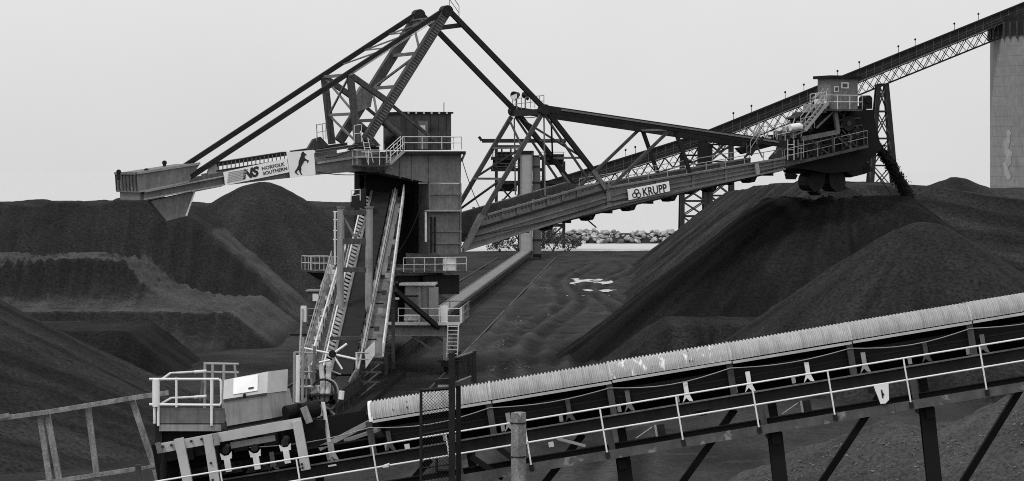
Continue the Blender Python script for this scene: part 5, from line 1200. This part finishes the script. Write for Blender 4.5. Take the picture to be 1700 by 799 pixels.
cb = empty('drive_cabinet', W(420, 705, D0+.7), label='grey sheet steel cabinet with sloped white-panelled lid at the conveyor tail', cat='cabinet')
co_ = cb.location.copy()
def cq(px, py, dy=0.0, sx=0.0): return W(px, py, D0+.7)-co_+Vector((sx, dy, 0))
def slab(name, pts, m, back=(.46, .9, .06), par=cb):
    n = len(pts); b_ = Vector(back); mb = MB(); mb.add([p for p in pts]+[p+b_ for p in pts], [tuple(range(n))]+[tuple(range(n, 2*n))[::-1]]+[(i, n+i, n+(i+1) % n, (i+1) % n) for i in range(n)]); return mb.build(name, m, par)
body = slab('body', [cq(371, 664.5), cq(443.5, 653.5), cq(452, 694.5), cq(377, 707.5)], 'steel_light')
lid = slab('lid', [cq(370.5, 664, -.02), cq(370.5, 632, .22), cq(443.5, 618, .22), cq(443.8, 653, -.02)], 'galv', (.42, .72, .01))
wp = slab('white_panel', [cq(387, 655, .0), cq(386.5, 629, .19), cq(427, 622.5, .175), cq(427.5, 648.5, .0)], 'white_board', (0, .02, 0))
slab('panel_label', [cq(412, 646.5, .012), cq(412, 643.8, .032), cq(421, 642.3, .032), cq(421, 645, .012)], 'black_print', (0, .01, 0))
slab('lid_catch', [cq(404, 660, -.06), cq(404, 654, -.06), cq(408, 653, -.06), cq(408, 659.5, -.06)], 'steel_black', (0, .06, 0))
slab('base_beam', [cq(376, 713, .02), cq(376, 708.5, .02), cq(452, 695.5, .02), cq(453, 700, .02)], 'steel_black', (.2, .7, 0))
slab('hinge_bar', [cq(371, 666.5, -.03), cq(371, 663, -.03), cq(443.6, 652, -.03), cq(443.8, 655.5, -.03)], 'steel_grimy', (0, .03, 0))

sp = empty('service_platform', W(315, 710, D0+.9), label='small platform with white tubular rails left of the cabinet', cat='platform')
so_ = sp.location.copy()
def sq(px, py, dy=0.0): return W(px, py, D0+.9)-so_+Vector((0, dy, 0))
def sbox(name, x0, y0, x1, y1, d0, d1, m): a, b = sq(x0, y1), sq(x1, y0); return MB().box2((a.x, d0, a.z), (b.x, d1, b.z)).build(name, m, sp)
sbox('side_panel', 263, 678, 373, 703, 0, .06, 'steel'); sbox('floor', 262, 700, 374, 704.5, .06, 1.2, 'steel_grimy'); sbox('sill_beam', 264, 705, 367, 716, .0, .14, 'steel_light'); sbox('under_frame', 262, 717, 372, 735, .25, 1.1, 'steel_black'); sbox('end_panel', 256, 704, 268, 738, .1, .9, 'steel_dark')
def st2(name, pts, r=.03, m='rail_white'): return MB().pipe([sq(*p) for p in pts], r, 8).build(name, m, sp)
st2('top_rail', [(248, 629.5, -.03), (364, 629.5, -.03), (367, 633, -.03), (368, 668, -.03), (365, 673, -.03)]); st2('mid_rail', [(248, 671.5, -.03), (365, 672.5, -.03)])
for px, y0, y1, r in ((259, 630, 675, .085), (256.5, 672, 703, .03), (263, 630, 707, .032), (293, 627, 676, .028), (351.5, 630, 707, .035)): st2('rail_post', [(px, y0, -.03), (px, y1, -.03)], r)
st2('back_rail', [(267, 631, .0), (274, 625, 1.1), (318, 622.5, 1.1)], .028, 'rail_paint'); st2('back_rail', [(267, 671, .0), (275, 667, 1.1), (316, 665, 1.1)], .028, 'rail_paint')
# cage ladder frame behind
for px in (331, 344, 363): st2('cage_post', [(px, 609, 1.3), (px-.5, 690, 1.3)], .035, 'rail_dull')
for py in (609.5, 624): st2('cage_bar', [(329, py, 1.3), (388, py+1, 1.3)], .03, 'rail_dull')
st2('cage_post', [(381, 610, 1.3), (384, 640, 1.3)], .03, 'rail_dull'); st2('cage_post', [(328, 640, 1.3), (324, 672, 1.3)], .04, 'steel')
for a, b in ((318, 622.5), (318, 665)): st2('clamp', [(a-4, b+.5, 1.1), (a+17, b-1, 1.1)], .04, 'rail_paint')
for px in (270, 360): st2('platform_leg', [(px, 717, .3), (px, 1240, .3)], .09, 'steel_black')

# ------------------------------------------------------------------ weathered handrail at lower left
hr = empty('weathered_handrail', W(140, 790, 73), label='weathered grey timber rail on slanting posts at lower left', cat='handrail')
ho = hr.location.copy()
def hq5(px, py, dy=0): return W(px, py, 73+dy)-ho
def hb5(name, a, b, wd, ht, m='timber', dy=0): return beam(name, hr, hq5(*a, dy), hq5(*b, dy), wd, ht, m, (0, 1, 0))
for a, b in (((-30, 699), (80, 684)), ((80.5, 684), (150, 672.5)), ((150.5, 672.5), (218, 661)), ((218.5, 661), (280, 652))): hb5('rail_board', a, b, .11, .09, 'timber')
for a, b, w_ in (((66, 688), (92, 860), .12), ((78, 686), (110, 860), .11), ((146, 676), (162, 800), .09), ((219, 663), (268, 812), .12)): hb5('post', a, b, .14, w_, 'timber', .15)
for a, b in (((66+25, 858), (140, 1300)), ((110, 858), (150, 1300)), ((162, 800), (200, 1300)), ((268, 810), (330, 1300))): hb5('post', a, b, .14, .16, 'timber', .15)
hb5('rail_board', (112, 796), (238, 777), .1, .08, 'timber', .1); hb5('rail_board', (-30, 812), (112, 796.5), .1, .08, 'timber', .1)
hb5('rail_board', (-10, 694), (15, 689), .1, .06, 'timber', -.12); hb5('stub_post', (229, 772), (231, 830), .12, .14, 'steel_grimy', .1); hb5('lower_rail', (238, 777), (262, 773), .07, .06, 'timber', .1)

# ------------------------------------------------------------------ chain link gate and timber pole
gt = empty('chain_link_gate', W(745, 799, 69.2), label='dark chain link gate frame with an angled top panel', cat='gate')
gto = gt.location.copy()
def gq(px, py, dy=0): return W(px, py, 69.2+dy)-gto
def gtb(name, a, b, r, m='steel_dark', dy=0): return tube(name, gt, gq(*a, dy), gq(*b, dy), r, m, 8)
beam('gate_post', gt, gq(750, 586), gq(751, 1250), .15, .15, 'steel_dark', (0, 1, 0)); beam('gate_post', gt, gq(761, 640, .3), gq(762, 1250, .3), .11, .11, 'steel_dark', (0, 1, 0))
gtb('frame_tube', (699, 648), (699, 830), .035); gtb('frame_tube', (697, 648), (750, 645), .04); gtb('frame_tube', (724, 782), (747, 782), .035, 'steel_black'); gtb('frame_tube', (725, 762), (725, 783), .03, 'steel_black'); 
gtb('frame_tube', (699, 722), (750, 712), .02); gtb('frame_tube', (699, 778), (750, 770), .02)
gtb('panel_tube', (752, 595), (788, 584), .03, 'steel'); gtb('panel_tube', (752, 637), (788, 623), .03, 'steel'); gtb('panel_tube', (787.5, 583), (788, 636), .05); gtb('panel_tube', (783.5, 586), (784, 634), .035)
for px in (760, 769, 777): gtb('panel_bar', (px, 592-(px-752)*.3), (px+.3, 634-(px-752)*.38), .012)
MB().add([gq(752.5, 596, .02), gq(787, 585, .02), gq(787, 623, .02), gq(752.5, 636, .02)], [(0, 1, 2, 3)])
beam('bracket_shelf', gt, gq(722, 634, .3), gq(752, 632, .3), .2, .12, 'steel_dark'); beam('bracket_shelf', gt, gq(727, 641, .2), gq(750, 641, .2), .16, .05, 'rail_dull')
def chain(p_bl, p_br, p_tr, p_tl, pitch, r, name='wire_mesh'):
    mb = MB(); wU = (p_br-p_bl).length; hU = (p_tl-p_bl).length
    def P(u, v): a = p_bl.lerp(p_br, u/wU); b = p_tl.lerp(p_tr, u/wU); return a.lerp(b, v/hU)
    k = -hU
    while k < wU:
        u0 = max(0, k); v0 = u0-k; u1 = min(wU, k+hU); v1 = u1-k
        if u1-u0 > .02: mb.tube(P(u0, v0), P(u1, v1), r, 4); mb.tube(P(wU-u0, v0), P(wU-u1, v1), r, 4)
        k += pitch
    o = mb.build(name, 'steel_dark', gt, fixn=False); o['kind'] = 'stuff'; return o
chain(gq(699, 830), gq(750, 822), gq(750, 646), gq(699, 648), .078, .0042); chain(gq(752.5, 637, .02), gq(788, 624, .02), gq(788, 585, .02), gq(752.5, 595, .02), .045, .0055)
tp = empty('timber_pole', W(860, 799, 66.5), label='thick split grey timber pole in front of the conveyor rail', cat='pole')
tpo = tp.location.copy()
mb = MB(); n = 20; rows = 40; r7 = random.Random(8); rad = [.165*(1+.12*math.sin(3*2*math.pi*i/n+1)+r7.uniform(-.05, .04)) for i in range(n)]
ztop, zbot = W(0, 684, 66.5).z-tpo.z, -tpo.z-.2
for j in range(rows+1):
    z = zbot+(ztop-zbot)*(j/rows)**.6
    for i in range(n):
        a = 2*math.pi*i/n; r = rad[i]*(1+.03*math.sin(j*.9+i)+.02*math.sin(j*2.3+i*2)); zz_ = z-(.10*abs(math.sin(a*1.5+.6))*r7.random() if j == rows else 0); mb.v.append((r*math.cos(a), r*math.sin(a), zz_))
mb.f = [(j*n+i, j*n+(i+1) % n, (j+1)*n+(i+1) % n, (j+1)*n+i) for j in range(rows) for i in range(n)]+[tuple(range(rows*n, (rows+1)*n))]
mb.build('shaft', 'timber', tp)
for py in (702, 758): p = W(860, py, 66.5)-tpo; MB().tube(p+Vector((0, 0, -.012)), p+Vector((0, 0, .012)), .185, 18).build('wire_band', 'steel_dark', tp)
